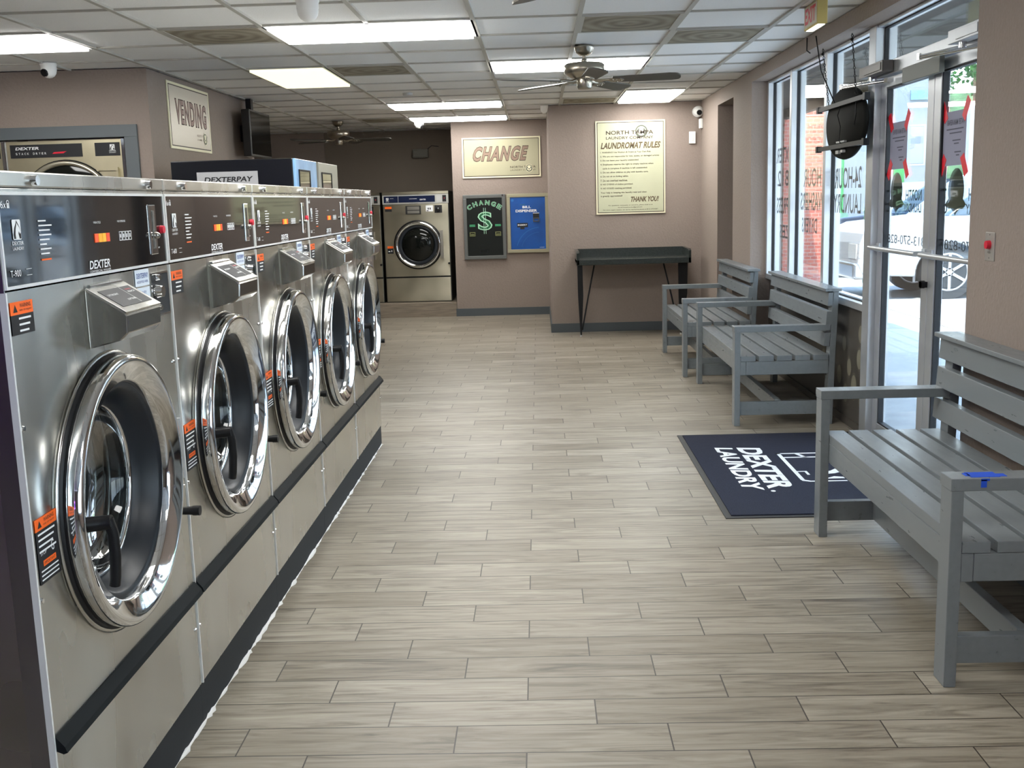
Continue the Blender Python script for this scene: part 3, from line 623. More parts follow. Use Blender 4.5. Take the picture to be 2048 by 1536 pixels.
b = MB(FX(0, 0, 0)); b.m(BROWN).box(.025, .02, .008, 1.01, .487, .009); b.m(mat('sign_silver', 'cfc6b6', .35, .2)).box(.033, .028, .009, 1.002, .479, .010); p = b.build('sign_panel', None, r)
b = MB(FX(.0108, 0, 0)); b.m(BROWN).text('VENDING', .15, .19, .78, .20, 0, .06, .0); b.m(mat('sign_rose', '9a7f78', .5)).text('VENDING', .15, .19, .78, .20, .001, .028, .0, .06)
b.m(TAN).text('NORTH TAMPA', .65, .12, .28, .02, 0).text('LAUNDRY COMPANY', .65, .09, .28, .014, 0); logo(b, .86, .11, .045, .001); b.build('sign_lettering', None, p)
r = empty('rules_sign', (.65, 12.072, 1.315), label='tall cream laundromat rules sign on the far right wall above the folding table', cat='sign')
b = MB(FA(0, 0, 0)); b.box(0, 0, 0, .767, 1.015, .008); b.build('sign_edge', CREAMB, r)
b = MB(FA(0, 0, 0)); b.m(BROWN).box(.015, .015, .008, .752, 1.0, .009); b.m(mat('rules_panel', 'c5c6a8', .4, .1, noise=.04, nscale=2)).box(.022, .022, .009, .745, .993, .010); p = b.build('sign_panel', None, r)
b = MB(FA(0, -.0108, 0)); logo(b, .505, .895, .068, 0); b.m(BROWN).text('NORTH TAMPA', .115, .865, .52, .042, .0015, .012).text('LAUNDRY COMPANY', .115, .815, .52, .03, .0015, .008)
b.m(mat('rules_title', '5c4c34', .5)).text('LAUNDROMAT RULES', .055, .712, .65, .07, 0, .035, .2).text('THANK YOU!', .375, .13, .31, .058, 0, .035, .2)
L = [('1. WARNING! Use Washers & Dryers at Your Own Risk.', .56), ('2. We are not responsible for lost, stolen, or damaged articles', .65), ('3. Do not leave your laundry unattended.', .425), ('4. Employees reserve the right to empty machine when', .585),
     ('    cycle is complete if machine is left unattended.', .52), ('5. Do not allow children to play with laundry carts.', .53), ('6. Do not sit on folding tables.', .31), ('7. Do not overload machines.', .3), ('8. NO DYEING of clothes permitted.', .36), ('9. NO SOILED clothing permitted.', .345)]
b.m(BROWN)
for i, (s_, w_) in enumerate(L): b.text(s_.strip(), .05+(.025 if s_[0] == ' ' else 0), .662-i*.0434, w_-(.025 if s_[0] == ' ' else 0), .022, 0, .014)
b.text('Your help in keeping this laundry neat and clean', .05, .224, .51, .022, 0, .014).text('is greatly appreciated!', .05, .187, .24, .022, 0, .014)
b.text('For questions, comments, or concerns, please email us at', .135, .088, .49, .014, 0, .012).text('NorthTampaLaundry@gmail.com', .24, .065, .27, .013, 0, .012).text('For more urgent matters, we can be reached by phone at (813) 570-8287', .075, .038, .61, .014, 0, .012)
b.build('sign_lettering', None, p)

# change machine and bill dispenser
r = empty('change_machine', (-.978, 14.078, .747), label='black change machine with a green dollar symbol in a grey frame', cat='change machine')
b = MB(FA(0, 0, 0)); b.ring(0, 0, .552, .835, .045, 0, .04); b.build('machine_frame', mat('frame_grey', '6b6d6b', .4, .5), r, bevel=.004)
b = MB(FA(0, 0, 0)); b.box(.045, .045, 0, .507, .79, .03); f = b.build('machine_face', mat('face_black', (.008, .01, .009), .2), r)
GR = mat('neon_green_print', '3f9d6c', .5); GW = mat('pale_green_print', 'a8d8b8', .5)
b = MB(FA(0, -.0308, 0)); s_ = 'CHANGE'
for i, ch in enumerate(s_):
    a = math.radians(123-i*13.2); R_ = .33; cx_, cz_ = .276+R_*math.cos(a), .375+R_*math.sin(a); M0 = b.M
    b.M = M0 @ Matrix.Translation((cx_, cz_, 0)) @ Matrix.Rotation(a-PI/2, 4, 'Z')
    b.m(GW).text(ch, -.030, -.003, .060, .062, 0, .05); b.m(mat('deep_green', '0e5a34', .5)).text(ch, -.030, -.003, .060, .062, .0006, .0, 0, .05); b.M = M0
b.m(GW).text('S', .185, .375, .19, .24, 0, .03); b.m(mat('deep_green', '0e5a34', .5)).text('S', .185, .375, .19, .24, .0006, -.008, 0, .03)
b.m(GW).rect(.262, .33, .268, .665, .001).rect(.286, .33, .292, .665, .001); b.m(GR).rect(.075, .44, .15, .452, 0).rect(.075, .425, .15, .436, 0).rect(.41, .44, .485, .452, 0).rect(.41, .425, .485, .436, 0)
b.build('face_lettering', None, f)
for x in (.075, .41):
    b = MB(FA(0, 0, 0)); b.ring(x, .3, x+.075, .355, .01, .03, .042); b.box(x+.015, .315, .03, x+.06, .33, .045); b.build('bill_slot', mat('slot_olive', '6d7045', .5), r)
b = MB(FA(0, 0, 0)); b.ring(.2, .075, .31, .13, .006, .03, .035); b.build('coin_tray', BLACK, r)
b = MB(); b.cyl((.515, -.04, .822), (.515, -.046, .822), .012); b.build('lock', CHROME, r)
r = empty('bill_dispenser', (-.41, 14.078, .818), label='blue bill dispenser set in a cream frame beside the change machine', cat='bill dispenser')
b = MB(FA(0, 0, 0)); b.ring(0, 0, .545, .763, .045, 0, .035); b.build('machine_frame', mat('frame_cream', 'a59f86', .4, .4), r, bevel=.004)
b = MB(FA(0, 0, 0)); b.box(.045, .045, 0, .50, .718, .025); f = b.build('machine_face', mat('face_blue', '0c4f9e', .35, noise=.25, nscale=3), r)
b = MB(FA(0, -.0258, 0)); b.m(WPRINT).text('BILL', .205, .575, .11, .03, 0, .03).text('DISPENSER', .115, .525, .28, .033, 0, .03); b.m(mat('small_green', '4a7a3c', .5)).text('American', .17, .615, .07, .014, 0); b.m(WPRINT).text('CHANGER', .42, .06, .06, .01, 0)
b.m(BPRINT).rect(.13, .33, .27, .385, 0).rect(.17, .305, .225, .33, 0).rect(.34, .45, .42, .505, .0); b.m(WPRINT).text('INSERT', .14, .35, .12, .02, .001, .02).rect(.34, .505, .42, .512, .0005)
b.m(mat('light_blue_swirl', '2a6fb8', .4)).annulus(.42, .02, .30, .306, 0, 24, 1.6, 2.9).annulus(.42, .02, .24, .243, 0, 24, 1.6, 2.9); b.disc(.075, .68, .018, 0)
b.build('face_lettering', None, f)
b = MB(FA(0, 0, 0)); b.ring(.34, .40, .42, .45, .012, .025, .037); b.build('bill_slot', CHROME, r)

# ------------------------------------------------------------------ folding table
GRAN = mat('granite_laminate', '2e3331', .25, noise=.5, nscale=220, coat=.2)
r = empty('folding_table', (.4, 11.55, 0), label='dark speckled folding table with a raised rim against the rules wall', cat='table')
b = MB(); b.box(.0, 0, .805, 1.23, .5, .845); b.build('table_top', GRAN, r, bevel=.004)
b = MB(); b.box(.0, -.02, .785, 1.23, 0, .848); b.build('front_lip', GRAN, r, bevel=.006)
q = MB(FA(0, .5, 0)); q.prism([(.03, .845), (1.20, .845), (1.20, .94), (.03, .94)], -.0, .02); q.build('back_rim', GRAN, r)
for (x0, x1) in ((0, .03), (1.2, 1.23)):
    q = MB(frame((x0, 0, 0), (0, 1, 0), (0, 0, 1))); q.prism([(-.02, .785), (.5, .785), (.5, .94), (.03, .938), (-.02, .92)], 0, x1-x0); q.build('end_rim', GRAN, r, bevel=.004)
for (x, sx, hw) in ((.035, 1, .03), (1.13, -1, .045)):
    q = MB(FA(x, .10, 0)); q.prism([(-.025, .785), (.075 if sx < 0 else .03, .785), (.07 if sx < 0 else .035, .45), (.012, .02), (-.002, .02), (-.022, .45)], -.02, .02)
    q.m(BLACK); q.mats = []; q.build('leg', BLACK, r)
    q = MB(); q.cyl((x+.004, .10, 0), (x+.004, .10, .025), .014, .01, 12); q.build('foot', LGREY, r)
    q = MB(); q.tube([(x+.17*sx, .25, .785), (x+.09*sx, .17, .42), (x+.02*sx, .11, .07)], .009); q.build('brace_rod', BLACK, r)

# ------------------------------------------------------------------ alcove washers (front faces -y)
def alcove_washer(x0, label):
    r = empty('front_loading_washer', (x0, 14.3, .184), label=label, cat='washing machine', group='older washers in the far alcove')
    W = .88; H = 1.462
    b = MB(); b.box(0, .012, 0, W, .85, H); b.build('cabinet', mat('alcove_cabinet', (.10, .10, .09), .4, .8), r)
    F = FA(0, .012, 0)
    b = MB(F); b.box(.008, .345, 0, W-.008, 1.30, .012); b.build('front_panel', STEELW, r, bevel=.002)
    b = MB(F); b.box(.008, .01, 0, W-.008, .325, .012); b.build('lower_panel', STEELW, r, bevel=.002)
    b = MB(F); b.box(0, .325, 0, W, .345, .005); b.build('black_seam_strip', BLACK, r)
    b = MB(F); b.box(0, 1.43, -.1, W, H+.002, .014); b.build('top_trim', STEELW, r)
    b = MB(F); b.box(.0, 1.305, 0, W, 1.425, .014); pf = b.build('panel_frame', mat('panel_silver', (.6, .6, .56), .35, .7), r)
    b = MB(F); b.m(mat('panel_navy', (.012, .018, .05), .15)).box(.02, 1.325, .014, .7, 1.41, .016); b.m(BPRINT).box(.80, 1.325, .014, .85, 1.41, .016); b.m(LGREY).box(.72, 1.325, .014, .79, 1.41, .016)
    b.m(WPRINT).rect(.21, 1.325, .213, 1.41, .017).text('DEXTER', .045, 1.335, .045, .008, .017).text('DEXTER', .5, 1.35, .08, .018, .017, .02).rect(.1, 1.38, .15, 1.383, .017).rect(.36, 1.37, .46, 1.374, .017)
    M0 = b.M; horse(b, .05, 1.35, .035, .017)
    b.m(RED).disc(.825, 1.37, .006, .017); b.m(BPRINT).text('LAUNDRY EQUIPMENT', .36, 1.308, .12, .008, .0165); b.build('control_panel', None, pf)
    b = MB(F); b.box(.305, 1.17, .012, .51, 1.28, .03); sb = b.build('soap_dispenser', mat('dispenser_dark', (.05, .05, .05), .3, .5), r)
    b = MB(F); b.box(.33, 1.225, .03, .49, 1.27, .034); b.box(.33, 1.18, .03, .49, 1.215, .033); b.build('dispenser_lid', STEELD, sb)
    b = MB(F); b.m(WPRINT).box(.575, 1.2, .012, .67, 1.28, .014); b.m(BPRINT).rect(.6, 1.225, .615, 1.25, .0145).rect(.625, 1.225, .64, 1.25, .0145).rect(.585, 1.205, .61, 1.215, .0145); b.build('price_label', None, r)
    b = MB(F); b.m(BPRINT).box(.69, 1.18, .012, .79, 1.28, .016); b.m(CHROME).cyl((.74, 1.23, .016), (.74, 1.23, .05), .03, .024).cyl((.74, 1.23, .05), (.74, 1.23, .055), .012, .01); b.build('coin_knob', None, r)
    b = MB(F); b.m(ORANGE).rect(.03, 1.245, .12, 1.275, .0135); b.m(BPRINT).rect(.03, 1.21, .12, 1.245, .0135).rect(.04, .655, .12, .725, .0135); b.m(ORANGE).rect(.04, .725, .12, .755, .0135); b.m(WPRINT).rect(.05, .68, .075, .69, .014).rect(.09, .68, .1, .7, .014); b.build('warning_label', None, r)
    c0 = (.455, 0, .765); AX = (0, -1, 0)
    b = MB(); b.lathe([(.325, -.002), (.325, .02), (.315, .03), (.3, .03)], c0, AX, 56); dr = b.build('door_seal_ring', BLACK, r)
    b = MB(); b.lathe([(.306, .01), (.308, .04), (.3, .055), (.28, .055), (.262, .04), (.255, .01)], c0, AX, 56); d = b.build('door_ring', CHROME, r)
    b = MB(); b.lathe([(.258, .02), (.235, .03), (.22, .02), (.215, .0)], c0, AX, 48); b.build('door_gasket', RUBBER, d)
    b = MB(); b.lathe([(.222, .01), (.2, .03), (.12, .045), (.0001, .05)], c0, AX, 40); b.build('door_glass', mat('dark_door_glass', (.006, .007, .006), .06, spec=.35), d)
    b = MB(); b.box(.75, -.03, .58, .79, 0, .95); b.box(.755, -.034, .62, .77, -.03, .92); b.build('door_handle', STEELD, r)
    b = MB(); b.cyl((.86, 0, .51), (.86, -.03, .51), .014); b.build('release_knob', BLACK, r)
alcove_washer(-2.067, 'older stainless washer standing on the platform in the far alcove, its round door fully visible')
alcove_washer(-2.98, 'dark older washer in the far alcove half hidden behind the end of the aisle row')
r = empty('emergency_light', (-1.65, 15.44, 2.13), label='grey emergency light box high on the dark alcove wall', cat='emergency light')
b = MB(); b.box(-.11, -.08, 0, .11, 0, .12); b.box(-.1, -.09, .012, .1, -.08, .1); b.build('lamp_box', mat('box_grey', '6b675c', .5), r, bevel=.01)
b = MB(); b.tube([(.1, -.03, .12), (.16, -.02, .165), (.26, -.02, .15)], .005); b.build('wire', BLACK, r)

# ------------------------------------------------------------------ stack dryers in the wall opening
def stack_dryer(x0, label, wtext):
    r = empty('stack_dryer', (x0, 7.93, 0), label=label, cat='dryer', group='stack dryers set into the wall')
    W = .885; F = FA(0, 0, 0)
    b = MB(); b.box(0, .002, 0, W, .9, 2.03); b.build('cabinet', STEELD, r)
    CR = mat('dryer_front', (.58, .52, .36), .38, .85, noise=.08, nscale=4)
    b = MB(F); holed(b, .004, 1.1, W-.03, 2.025, .43, 1.525, .33, -.002, .014); b.build('upper_front_panel', CR, r)
    b = MB(F); b.box(W-.028, 0, 0, W-.006, 2.025, .018); b.build('edge_strip', CHROME, r)
    b = MB(F); b.box(.004, .05, 0, W-.03, 1.09, .014); b.build('lower_front_panel', CR, r)
    b = MB(F); b.m(BPRINT).box(.03, 1.905, .014, .565, 2.0, .017).box(.66, 1.905, .014, .845, 2.0, .017); b.m(WPRINT).text('DEXTER', .07, 1.963, .175, .02, .018, .02, .3)
    for i, ch in enumerate('STACK DRYER'):
        if ch != ' ': b.text(ch, .07+i*.0215, 1.928, .012, .015, .018)
    b.m(RED).poly([(.34, 1.93), (.42, 1.932), (.45, 1.946), (.36, 1.942)], .018).text('EXPRESS', .35, 1.932, .08, .008, .0185)
    b.m(WPRINT).text('DEXTER', .765, 1.935, .05, .008, .018).text('LAUNDRY', .765, 1.924, .05, .007, .018); horse(b, .772, 1.945, .036, .018)
    b.build('name_panel', None, r)
    c0 = (.43, 0, 1.525); AX = (0, -1, 0)
    b = MB(); b.lathe([(.33, .01), (.362, .012), (.36, .03), (.348, .034)], c0, AX, 56); b.build('door_seal_ring', BLACK, r)
    b = MB(); b.lathe([(.352, .012), (.352, .04), (.34, .048), (.325, .045), (.318, .02)], c0, AX, 56); d = b.build('door_ring', mat('door_ring_cream', (.62, .58, .46), .3, .8), r)
    b = MB(); b.lathe([(.32, .02), (.28, .03), (.15, .045), (.0001, .05)], c0, AX, 48); b.build('door_glass', MATS['dark_door_glass'], d)
    b = MB(F); b.ring(.66, 1.5, .83, 1.81, .012, .014, .026); b.box(.815, 1.5, .026, .83, 1.82, .05); b.build('handle_plate', CR, r)
stack_dryer(-3.9, 'beige stack dryer in the grey-trimmed opening, round door top showing over the washers', 1)
stack_dryer(-4.79, 'beige stack dryer cut off by the left edge of the photo', 1)

# ------------------------------------------------------------------ vending machines, TV
def vending(y0, y1, face, label, label2):
    r = empty('vending_machine', (-1.67, y0, 0), label=label, cat='vending machine', group='vending machines against the side wall')
    L = y1-y0
    b = MB(); b.box(-.87, 0, .03, -.02, L, 1.83); b.build('cabinet', mat('vending_black', (.006, .007, .01), .3), r, bevel=.006)
    b = MB(); b.m(BPRINT).box(-.8, .02, 0, -.05, L-.02, .03); b.build('base', None, r)
    b = MB(); b.box(-.02, .0, .06, .0, L, 1.828); d = b.build('front_door', face, r, bevel=.004)
    b = MB(); b.m(glassm).box(.0, L*.13, .6, .004, L*.62, 1.745); b.build('display_window', None, d)
    b = MB(); b.ring if False else None
    q = MB(FX(.002, 0, 0)); q.ring(L*.12, .59, L*.63, 1.755, .012, 0, .006); q.build('window_trim', BLACK, d)
    b = MB(); b.m(LGREY).box(0, L*.74, 1.2, .012, L*.92, 1.6); b.m(BPRINT).box(.012, L*.77, 1.5, .014, L*.89, 1.56); b.m(RED).box(.012, L*.78, 1.32, .016, L*.82, 1.34); b.build('keypad', None, d)
    return r
glassm = mat('display_glass', (.10, .09, .06), .06, coat=.6, noise=.9, nscale=7)
vm = vending(7.47, 8.18, mat('vending_blue', '8fb9e8', .2, noise=.35, nscale=2.2, stretch=(1, 1, .6)), 'black vending machine with a light blue front and a pay sign on its side', 0)
vending(8.26, 9.03, mat('vending_white', 'a9a79a', .3), 'white fronted vending machine just beyond the blue one', 0)
b = MB(FA(0, 0, 0)); r = empty('payment_sign', (-2.36, 7.468, 1.25), label='white and black payment sign on the side of the near vending machine', cat='sign')
b.m(mat('pay_sign_silver', 'b4b4b6', .4)).box(0, 0, 0, .425, .5, .006); p = b.build('sign_panel', None, r)
b = MB(FA(0, -.0065, 0)); b.m(BPRINT).text('DEXTERPAY', .05, .43, .335, .035, 0, .03, .2).text('PAY WITH YOUR PHONE', .06, .36, .3, .025, 0); b.build('sign_lettering', None, p)
r = empty('wall_tv', (-2.63, 10.0, 1.97), label='black flat television on a ceiling bracket at the end of the vending wall', cat='television')
b = MB(); b.box(-.08, 0, 0, 0, .74, .425); b.build('tv_housing', mat('tv_black', (.01, .01, .01), .3), r, bevel=.008)
b = MB(); b.box(.0, .015, .02, .002, .725, .41); b.build('screen', mat('tv_screen', (.004, .004, .004), .08), r)
b = MB(); b.box(-.12, .33, -.0+.15, -.07, .41, .546); b.box(-.19, .30, .15, -.07, .44, .3); b.build('bracket', BLACK, r)

r = empty('purple_neon_light', (-2.6, -3.9, 1.0), label='purple neon tube light glowing in the side of the nearest washer', cat='neon light')
b = MB(); b.tube([(-.4, 0, 0), (.4, 0, 0), (.4, 0, .5), (-.4, 0, .5), (-.4, 0, .0)], .02); b.build('neon_tube', mat('neon_purple', (.32, .06, 1), .5, emit=22), r)
b = MB(); b.box(-.45, -.06, -.05, .45, -.03, .55); b.build('backing_board', BLACK, r)

# ------------------------------------------------------------------ ceiling fans
FANM = mat('brushed_nickel', (.42, .38, .31), .28, 1); BLADE = mat('fan_blade', '4f4b44', .45, noise=.1, nscale=10)
def fan(x, y, a0, label):
    r = empty('ceiling_fan', (x, y, 0), label=label, cat='ceiling fan', group='five-blade ceiling fans')
    b = MB(); b.lathe([(.0001, C), (.068, C), (.068, C-.012), (.055, C-.045), (.028, C-.065), (.0001, C-.066)], (0, 0, 0), (0, 0, 1), 28); b.build('canopy', FANM, r)
    b = MB(); b.cyl((0, 0, C-.06), (0, 0, C-.11), .012, n=12); b.ball((0, 0, C-.098), .02); b.build('downrod', FANM, r)
    b = MB(); z = C-.105; b.lathe([(.0001, z), (.05, z-.004), (.125, z-.012), (.137, z-.022), (.137, z-.075), (.13, z-.082), (.09, z-.105), (.06, z-.112), (.0001, z-.112)], (0, 0, 0), (0, 0, 1), 40); b.build('motor_housing', FANM, r)
    b = MB(); z2 = z-.112; b.lathe([(.05, z2), (.052, z2-.01), (.05, z2-.055), (.043, z2-.068), (.0001, z2-.068)], (0, 0, 0), (0, 0, 1), 28); b.build('switch_housing', FANM, r)
    for i in range(5):
        a = a0+i*2*PI/5; R_ = Matrix.Rotation(a, 4, 'Z')
        M = R_ @ Matrix.Translation((0, 0, z2-.012)) @ Matrix.Rotation(math.radians(-12), 4, 'X')
        b = MB(M); n = 8; pts = [(.2, -.05), (.58, -.066)]+[(.62+.03*math.cos(t), .058*math.sin(t)) for t in [(-PI/2+PI*k/n) for k in range(n+1)]]+[(.58, .066), (.2, .05), (.185, 0)]
        b.prism(pts, -.004, .004); bl = b.build('blade', BLADE, r)
        b = MB(M); b.tube([(.05, 0, .01), (.1, .012, -.004), (.15, .0, .0), (.2, .02, -.006)], .008); b.tube([(.05, 0, .01), (.1, -.012, -.004), (.15, 0, 0), (.2, -.02, -.006)], .008); b.prism([(.19, -.04), (.25, -.03), (.27, 0), (.25, .03), (.19, .04), (.16, 0)], -.009, -.004)
        for q in ((.22, -.02), (.22, .02), (.25, 0)): b.ball((q[0], q[1], -.010), .006, 8)
        b.build('blade_bracket', FANM, bl)
fan(.335, 7.5, math.radians(-12), 'brushed metal ceiling fan hanging over the middle of the aisle')
fan(-2.44, 13.4, math.radians(4), 'dark looking far ceiling fan hanging in front of the alcove')
fan(.18, 3.89, math.radians(-34), 'ceiling fan at the top edge, only one blade tip showing')

# ------------------------------------------------------------------ cameras, sensors, exit sign, switch
def dome(loc, s, look, label, r0=.05):
    r = empty('security_camera', loc, label=label, cat='security camera', group='white dome security cameras')
    b = MB(); b.lathe([(.0001, 0), (r0*1.08, 0), (r0*1.08, -.012*s), (r0, -.02*s), (r0, -.045*s)], (0, 0, 0), (0, 0, 1), 24); b.build('camera_base', WHITE, r)
    b = MB(); b.ball((0, 0, -.05*s), r0*.98, 20); b.build('camera_body', WHITE, r)
    d = Vector(look).normalized(); c0 = Vector((0, 0, -.05*s))
    b = MB(); b.cyl(c0+d*r0*.75, c0+d*r0*1.03, r0*.55, r0*.48, 20); b.build('lens', BLACK, r)
dome((-1.125, 5.52, C+.0), 1.15, (.15, .9, -.2), 'largest white dome camera at the top edge beside the big light panel', .055)
dome((-3.34, 7.5, C), 1, (-.3, -.8, -.35), 'white dome camera above the stack dryer opening', .052)
dome((-1.46, 13.58, C), 1, (.7, -.2, -.5), 'small white camera in front of the dark alcove wall', .06)
r = empty('security_camera', (1.775, 12.0, 2.40), label='white camera with a black lens on the wall right of the rules sign', cat='security camera', group='white dome security cameras')
b = MB(); b.cyl((0, .08, 0), (0, .03, 0), .06); b.build('camera_base', WHITE, r)
b = MB(); b.ball((0, .0, 0), .058, 20); b.build('camera_body', WHITE, r)
b = MB(); b.cyl((0, -.03, -.012), (-.0, -.06, -.018), .03, .027, 20); b.build('lens', BLACK, r)
b = MB(); b.box(1.80, 11.93, 2.215, 1.815, 12.02, 2.315) if False else b.box(1.78, 11.95, 2.215, 1.815, 12.04, 2.32); tag(b.build('motion_sensor', WHITE, bevel=.008), 'small white motion sensor just below the wall camera in the corner', 'sensor')
b = MB(); b.box(1.68, 12.055, 2.06, 1.75, 12.08, 2.19); b.box(1.705, 12.05, 2.09, 1.725, 12.055, 2.16); tag(b.build('wall_thermostat', WHITE, bevel=.005), 'white rectangular plate on the wall beside the rules sign', 'wall plate')
b = MB(); b.lathe([(.0001, 0), (.045, 0), (.045, -.02), (.035, -.07), (.015, -.09), (.0001, -.09)], (.09, 12.0, C), (0, 0, 1), 20); tag(b.build('alarm_horn', mat('horn_white', (.7, .66, .6), .5)), 'small white cone device on the ceiling at the corner of the rules wall', 'alarm')
r = empty('exit_sign', (1.52, 6.0, 2.39), rz=0, label='exit sign with red letters hanging from the ceiling near the storefront', cat='exit sign')
YEL = mat('exit_yellowed', 'c8b26a', .5)
b = MB(); b.box(0, 0, 0, .055, .29, C-2.39-.0); b.build('sign_housing', YEL, r, bevel=.004)
b = MB(FX(0, 0, 0)); F = frame((-.001, .29, 0), (0, -1, 0), (0, 0, 1)); b = MB(F); b.m(mat('exit_face', 'cfc7b0', .5)).box(.01, .01, -.0005, .28, .118, .0005); b.m(RED).text('EXIT', .03, .025, .23, .085, .001, .03); b.build('sign_face', None, r)
b = MB(); b.box(.008, .02, -.004, .047, .27, .0); b.build('downlight', mat('downlight_glow', (1, .98, .85), .5, emit=1.2), r)
r = empty('exit_button', (1.815, 4.36, 1.205), label='metal wall plate with a red exit button on the right pillar', cat='button')
b = MB(frame((0, .045, 0), (0, -1, 0), (0, 0, 1))); b.box(0, 0, 0, .09, .115, .004); pl = b.build('plate', mat('plate_beige', (.45, .42, .38), .4, .5), r, bevel=.003)
b = MB(frame((0, .045, 0), (0, -1, 0), (0, 0, 1))); b.cyl((.045, .065, .004), (.045, .065, .02), .018, .016, 20); b.build('push_button', RED, r)
b = MB(frame((-.0045, .045, 0), (0, -1, 0), (0, 0, 1))); b.m(BPRINT).text('PUSH', .03, .03, .03, .008, 0).disc(.045, .105, .003, 0).disc(.045, .012, .003, 0); b.build('plate_marking', None, pl)
b = MB(); b.tube([(1.81, 7.4, C-.01), (1.80, 7.36, 2.42), (1.815, 7.33, 2.40)], .004); tag(b.build('cable', BLACK), 'thin black cable running down from the ceiling above the hanging sign', 'cable')

# ------------------------------------------------------------------ outdoors
CONC = mat('sidewalk_concrete', (.55, .53, .5), .9, noise=.08, nscale=6)
ASPH = mat('asphalt', (.42, .41, .40), .95, noise=.15, nscale=30)
b = MB(); b.box(2.08, -10, -.2, 4.45, 60, -.01); S('sidewalk', b, CONC)
b = MB(); b.box(4.45, -10, -.2, 4.6, 60, .0); S('curb', b, mat('curb_concrete', (.6, .58, .54), .9))
b = MB(); b.box(4.6, -20, -.3, 60, 120, -.13); b.box(2.08, 60, -.3, 4.6, 120, -.13); S('parking_lot', b, ASPH)
b = MB(); b.box(2.08, -10, 2.62, 3.45, 60, 2.95); b.box(3.4, -10, 2.5, 3.5, 60, 3.1); S('canopy', b, mat('canopy_stucco', '35312b', .9))
b = MB(); b.box(2.08, 12.3, 0, 2.3, 60, 3.2); b.box(1.95, 9.9, C, 2.3, 60, 3.2); b.box(2.08, -4, C, 2.3, 60, 3.2); S('wall_outside', b, mat('outer_stucco', '8e7d6b', .9))
BR = bpy.data.materials.new('red_brick'); BR.use_nodes = True; n = BR.node_tree.nodes; bt = n.new('ShaderNodeTexBrick'); bt.inputs['Scale'].default_value = 5; bt.inputs['Color1'].default_value = (.40, .09, .06, 1); bt.inputs['Color2'].default_value = (.48, .13, .08, 1); bt.inputs['Mortar'].default_value = (.42, .3, .25, 1)
t = n.new('ShaderNodeTexCoord'); mp = n.new('ShaderNodeMapping'); mp.inputs['Rotation'].default_value = (PI/2, 0, 0); BR.node_tree.links.new(t.outputs['Object'], mp.inputs[0]); BR.node_tree.links.new(mp.outputs[0], bt.inputs[0]); BR.node_tree.links.new(bt.outputs[0], n['Principled BSDF'].inputs['Base Color'])
b = MB(); b.box(3.45, 15.3, 0, 4.05, 15.95, 2.62); tag(b.build('brick_column', BR), 'red brick column outside holding the canopy, seen through the farther windows', 'column')
b = MB(); b.cyl((5.85, 19.2, -.13), (5.85, 19.2, 1.2), .09, n=16)
for k in range(12): b.cyl((5.85, 19.2, k*.1), (5.85, 19.2, k*.1+.05), .1, n=16)
tag(b.build('bollard', mat('green_bollard', '1f7a52', .5)), 'green ribbed post in the parking lot in front of the dark car', 'post')
TYRE = mat('tyre', (.05, .055, .06), .8); RIM = mat('alloy_rim', (.6, .6, .62), .3, .8)
def vehicle(loc, paint, low, label, H=1.75):
    r = empty('parked_car', loc, label=label, cat='car')     # nose toward -x, near flank on local y = 0
    L = 4.9
    F = FA(0, 0, 0)
    def side(pts, z0, z1, nm, mt): q = MB(F); q.prism(pts, -z1, -z0); return q.build(nm, mt, r, bevel=.03)
    arch = lambda cx_: [(cx_+.5*math.cos(t), .34+.5*math.sin(t)) for t in [PI-PI*k/10 for k in range(11)]]
    body = [(.08, .38), (.0, .55), (.02, .85), (.1, 1.02), (.35, 1.13), (1.3, 1.22), (L-.1, 1.24), (L, .9), (L-.02, .45)]+[(p[0], p[1]) for p in arch(3.95)[::-1]]+[(p[0], p[1]) for p in arch(1.35)[::-1]]
    side(body, .0, 1.9, 'body', paint)
    side([(1.25, 1.2), (2.05, H-.04), (2.3, H), (4.3, H), (4.8, 1.22)], .12, 1.78, 'cabin', mat('car_glass', (.12, .17, .22), .08))
    q = MB(F); q.prism([(2.1, H-.05), (2.3, H+.0), (4.3, H), (4.45, H-.06)], -1.8, -.1); q.build('roof', paint, r)
    for cx_ in (1.35, 3.95):
        for y in (.12, 1.62):
            b = MB(); b.cyl((cx_, y-.13, .34+.06), (cx_, y+.12, .34+.06), .40, n=32); wv = b.build('wheel', TYRE, r)
            b = MB(); b.cyl((cx_, y-.14, .40), (cx_, y-.12, .40), .06, n=16); b.lathe([(.25, y-.125), (.28, y-.14), (.29, y-.12)], (cx_, 0, .40), (0, 1, 0), 28)
            for k in range(6):
                M_ = Matrix.Translation((cx_, y-.135, .40)) @ Matrix.Rotation(k*PI/3, 4, 'Y'); b.M = M_; b.box(-.02, -.005, .04, .02, .015, .27)
            b.M = Matrix(); rm = b.build('rim', RIM, wv)
    b = MB(); b.box(.0, .1, .62, .1, .5, .84); b.box(.0, 1.4, .62, .1, 1.8, .84); b.box(.02, -.005, .64, .42, .1, .84); b.build('headlight', mat('headlight', (.75, .75, .7), .15), r)
    b = MB(); b.box(-.06, .02, .32, .2, 1.88, .56); b.build('bumper', low, r, bevel=.04)
    b = MB(); b.box(2.02, -.12, 1.2, 2.2, .0, 1.34); b.build('wing_mirror', paint, r)
    return r
vehicle((4.72, 16.0, -.13), mat('car_white', (.5, .5, .5), .25, coat=.5), mat('bumper_chrome', (.6, .6, .6), .2, .9), 'white pickup-like car parked nose-in outside the glass doors', 1.85)
vehicle((5.3, 20.3, -.13), mat('car_navy', '24364c', .25, coat=.5), mat('bumper_dark', (.12, .15, .2), .4), 'dark blue car parked beyond the white one', 1.8)
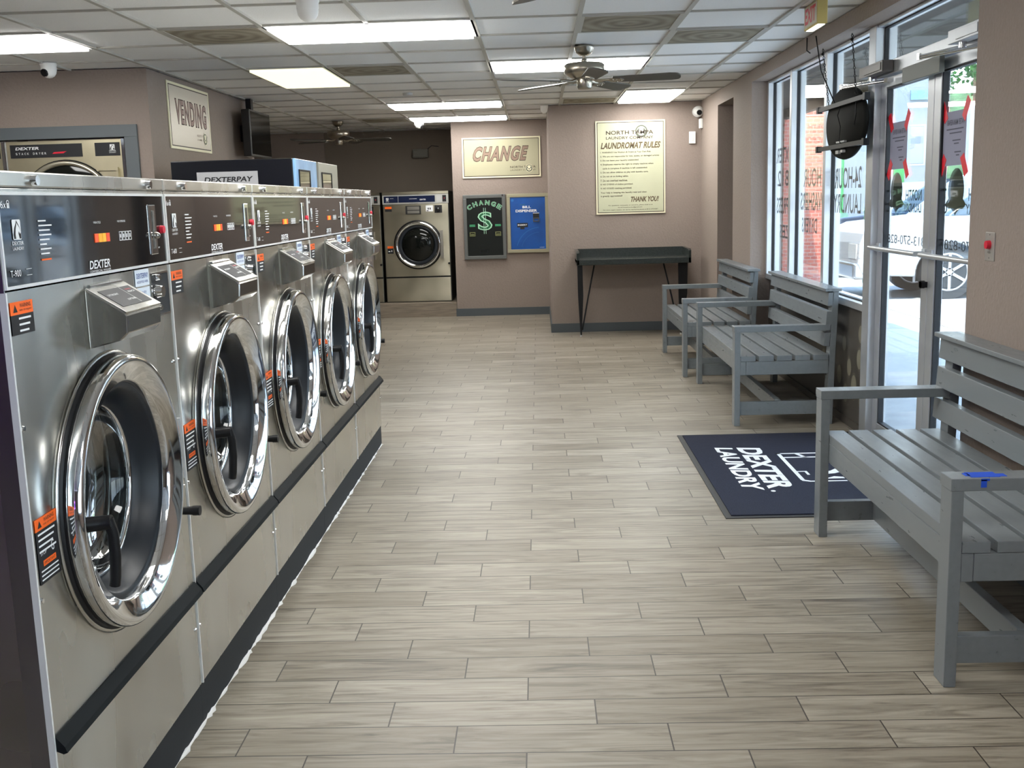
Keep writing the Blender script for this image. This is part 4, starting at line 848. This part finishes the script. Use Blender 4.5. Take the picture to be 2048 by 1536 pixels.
r = empty('white_building', (10, 42, -.13), label='white commercial building with green panels across the parking lot', cat='building')
b = MB(); b.box(-3.2, 0, 0, 5.6, 4, 6.0); b.build('walls', mat('building_white', (.22, .25, .27), .9), r)
b = MB(); b.box(-3.3, -.1, 6.0, 5.7, 4, 6.2); b.build('roof_edge', mat('roof_white', (.8, .82, .82), .8), r)
GP = mat('green_panel', '1f8a44', .6)
for x in (.45, 1.55, 3.85): b = MB(); b.box(x-.2, -.08, 0, x+.2, 0, 3.6); b.build('green_panel', GP, r)
b = MB(); b.box(4.2, -.08, 4.95, 4.85, 0, 5.3); b.build('blue_window', mat('blue_grey_window', '6d8ea0', .3), r)
b = MB(); b.box(15.7, 40, -.13, 30, 40.4, 4.5); tag(b.build('block_wall', mat('block_wall', (.36, .35, .33), .9, noise=.1, nscale=2)), 'pale block wall across the lot beneath the tree', 'wall')
# trees
LEAF = mat('leaves', '2f6328', .8, noise=.4, nscale=3)
def tree(loc, R_, H, label, seed):
    random.seed(seed); r = empty('tree', loc, label=label, cat='tree')
    b = MB(); b.tube([(0, 0, 0), (.1, 0, H*.3), (0, .1, H*.6)], .22); b.build('trunk', mat('bark', '6a5a48', .9), r)
    b = MB(); 
    for k in range(26):
        c_ = Vector((random.gauss(0, R_*.45), random.gauss(0, R_*.45), H*.72+random.gauss(0, H*.14)))
        for j in range(110):
            d = Vector((random.gauss(0, 1), random.gauss(0, 1), random.gauss(0, 1))).normalized()*R_*.42*random.uniform(.6, 1); p = c_+d; s_ = .16
            u = Vector((random.gauss(0, 1), random.gauss(0, 1), random.gauss(0, 1))).normalized()*s_; v = u.cross(d).normalized()*s_*.7
            b.add([p-u, p-v, p+u, p+v], [(0, 1, 2, 3)])
    b.build('foliage', LEAF, r)
tree((22.3, 56, -.13), 3.4, 12.5, 'leafy tree rising behind the block wall, seen through the nearer glass door', 3)
tree((20.5, 66, -.13), 3.2, 11, 'tree above the roof of the white building', 5)
b = MB(); b.box(-40, 120, -.3, 200, 121, 12); tag(b.build('tree_belt', mat('far_green', '5c7a58', .9, noise=.4, nscale=.5)), 'distant green belt of trees beyond the lot', 'trees')
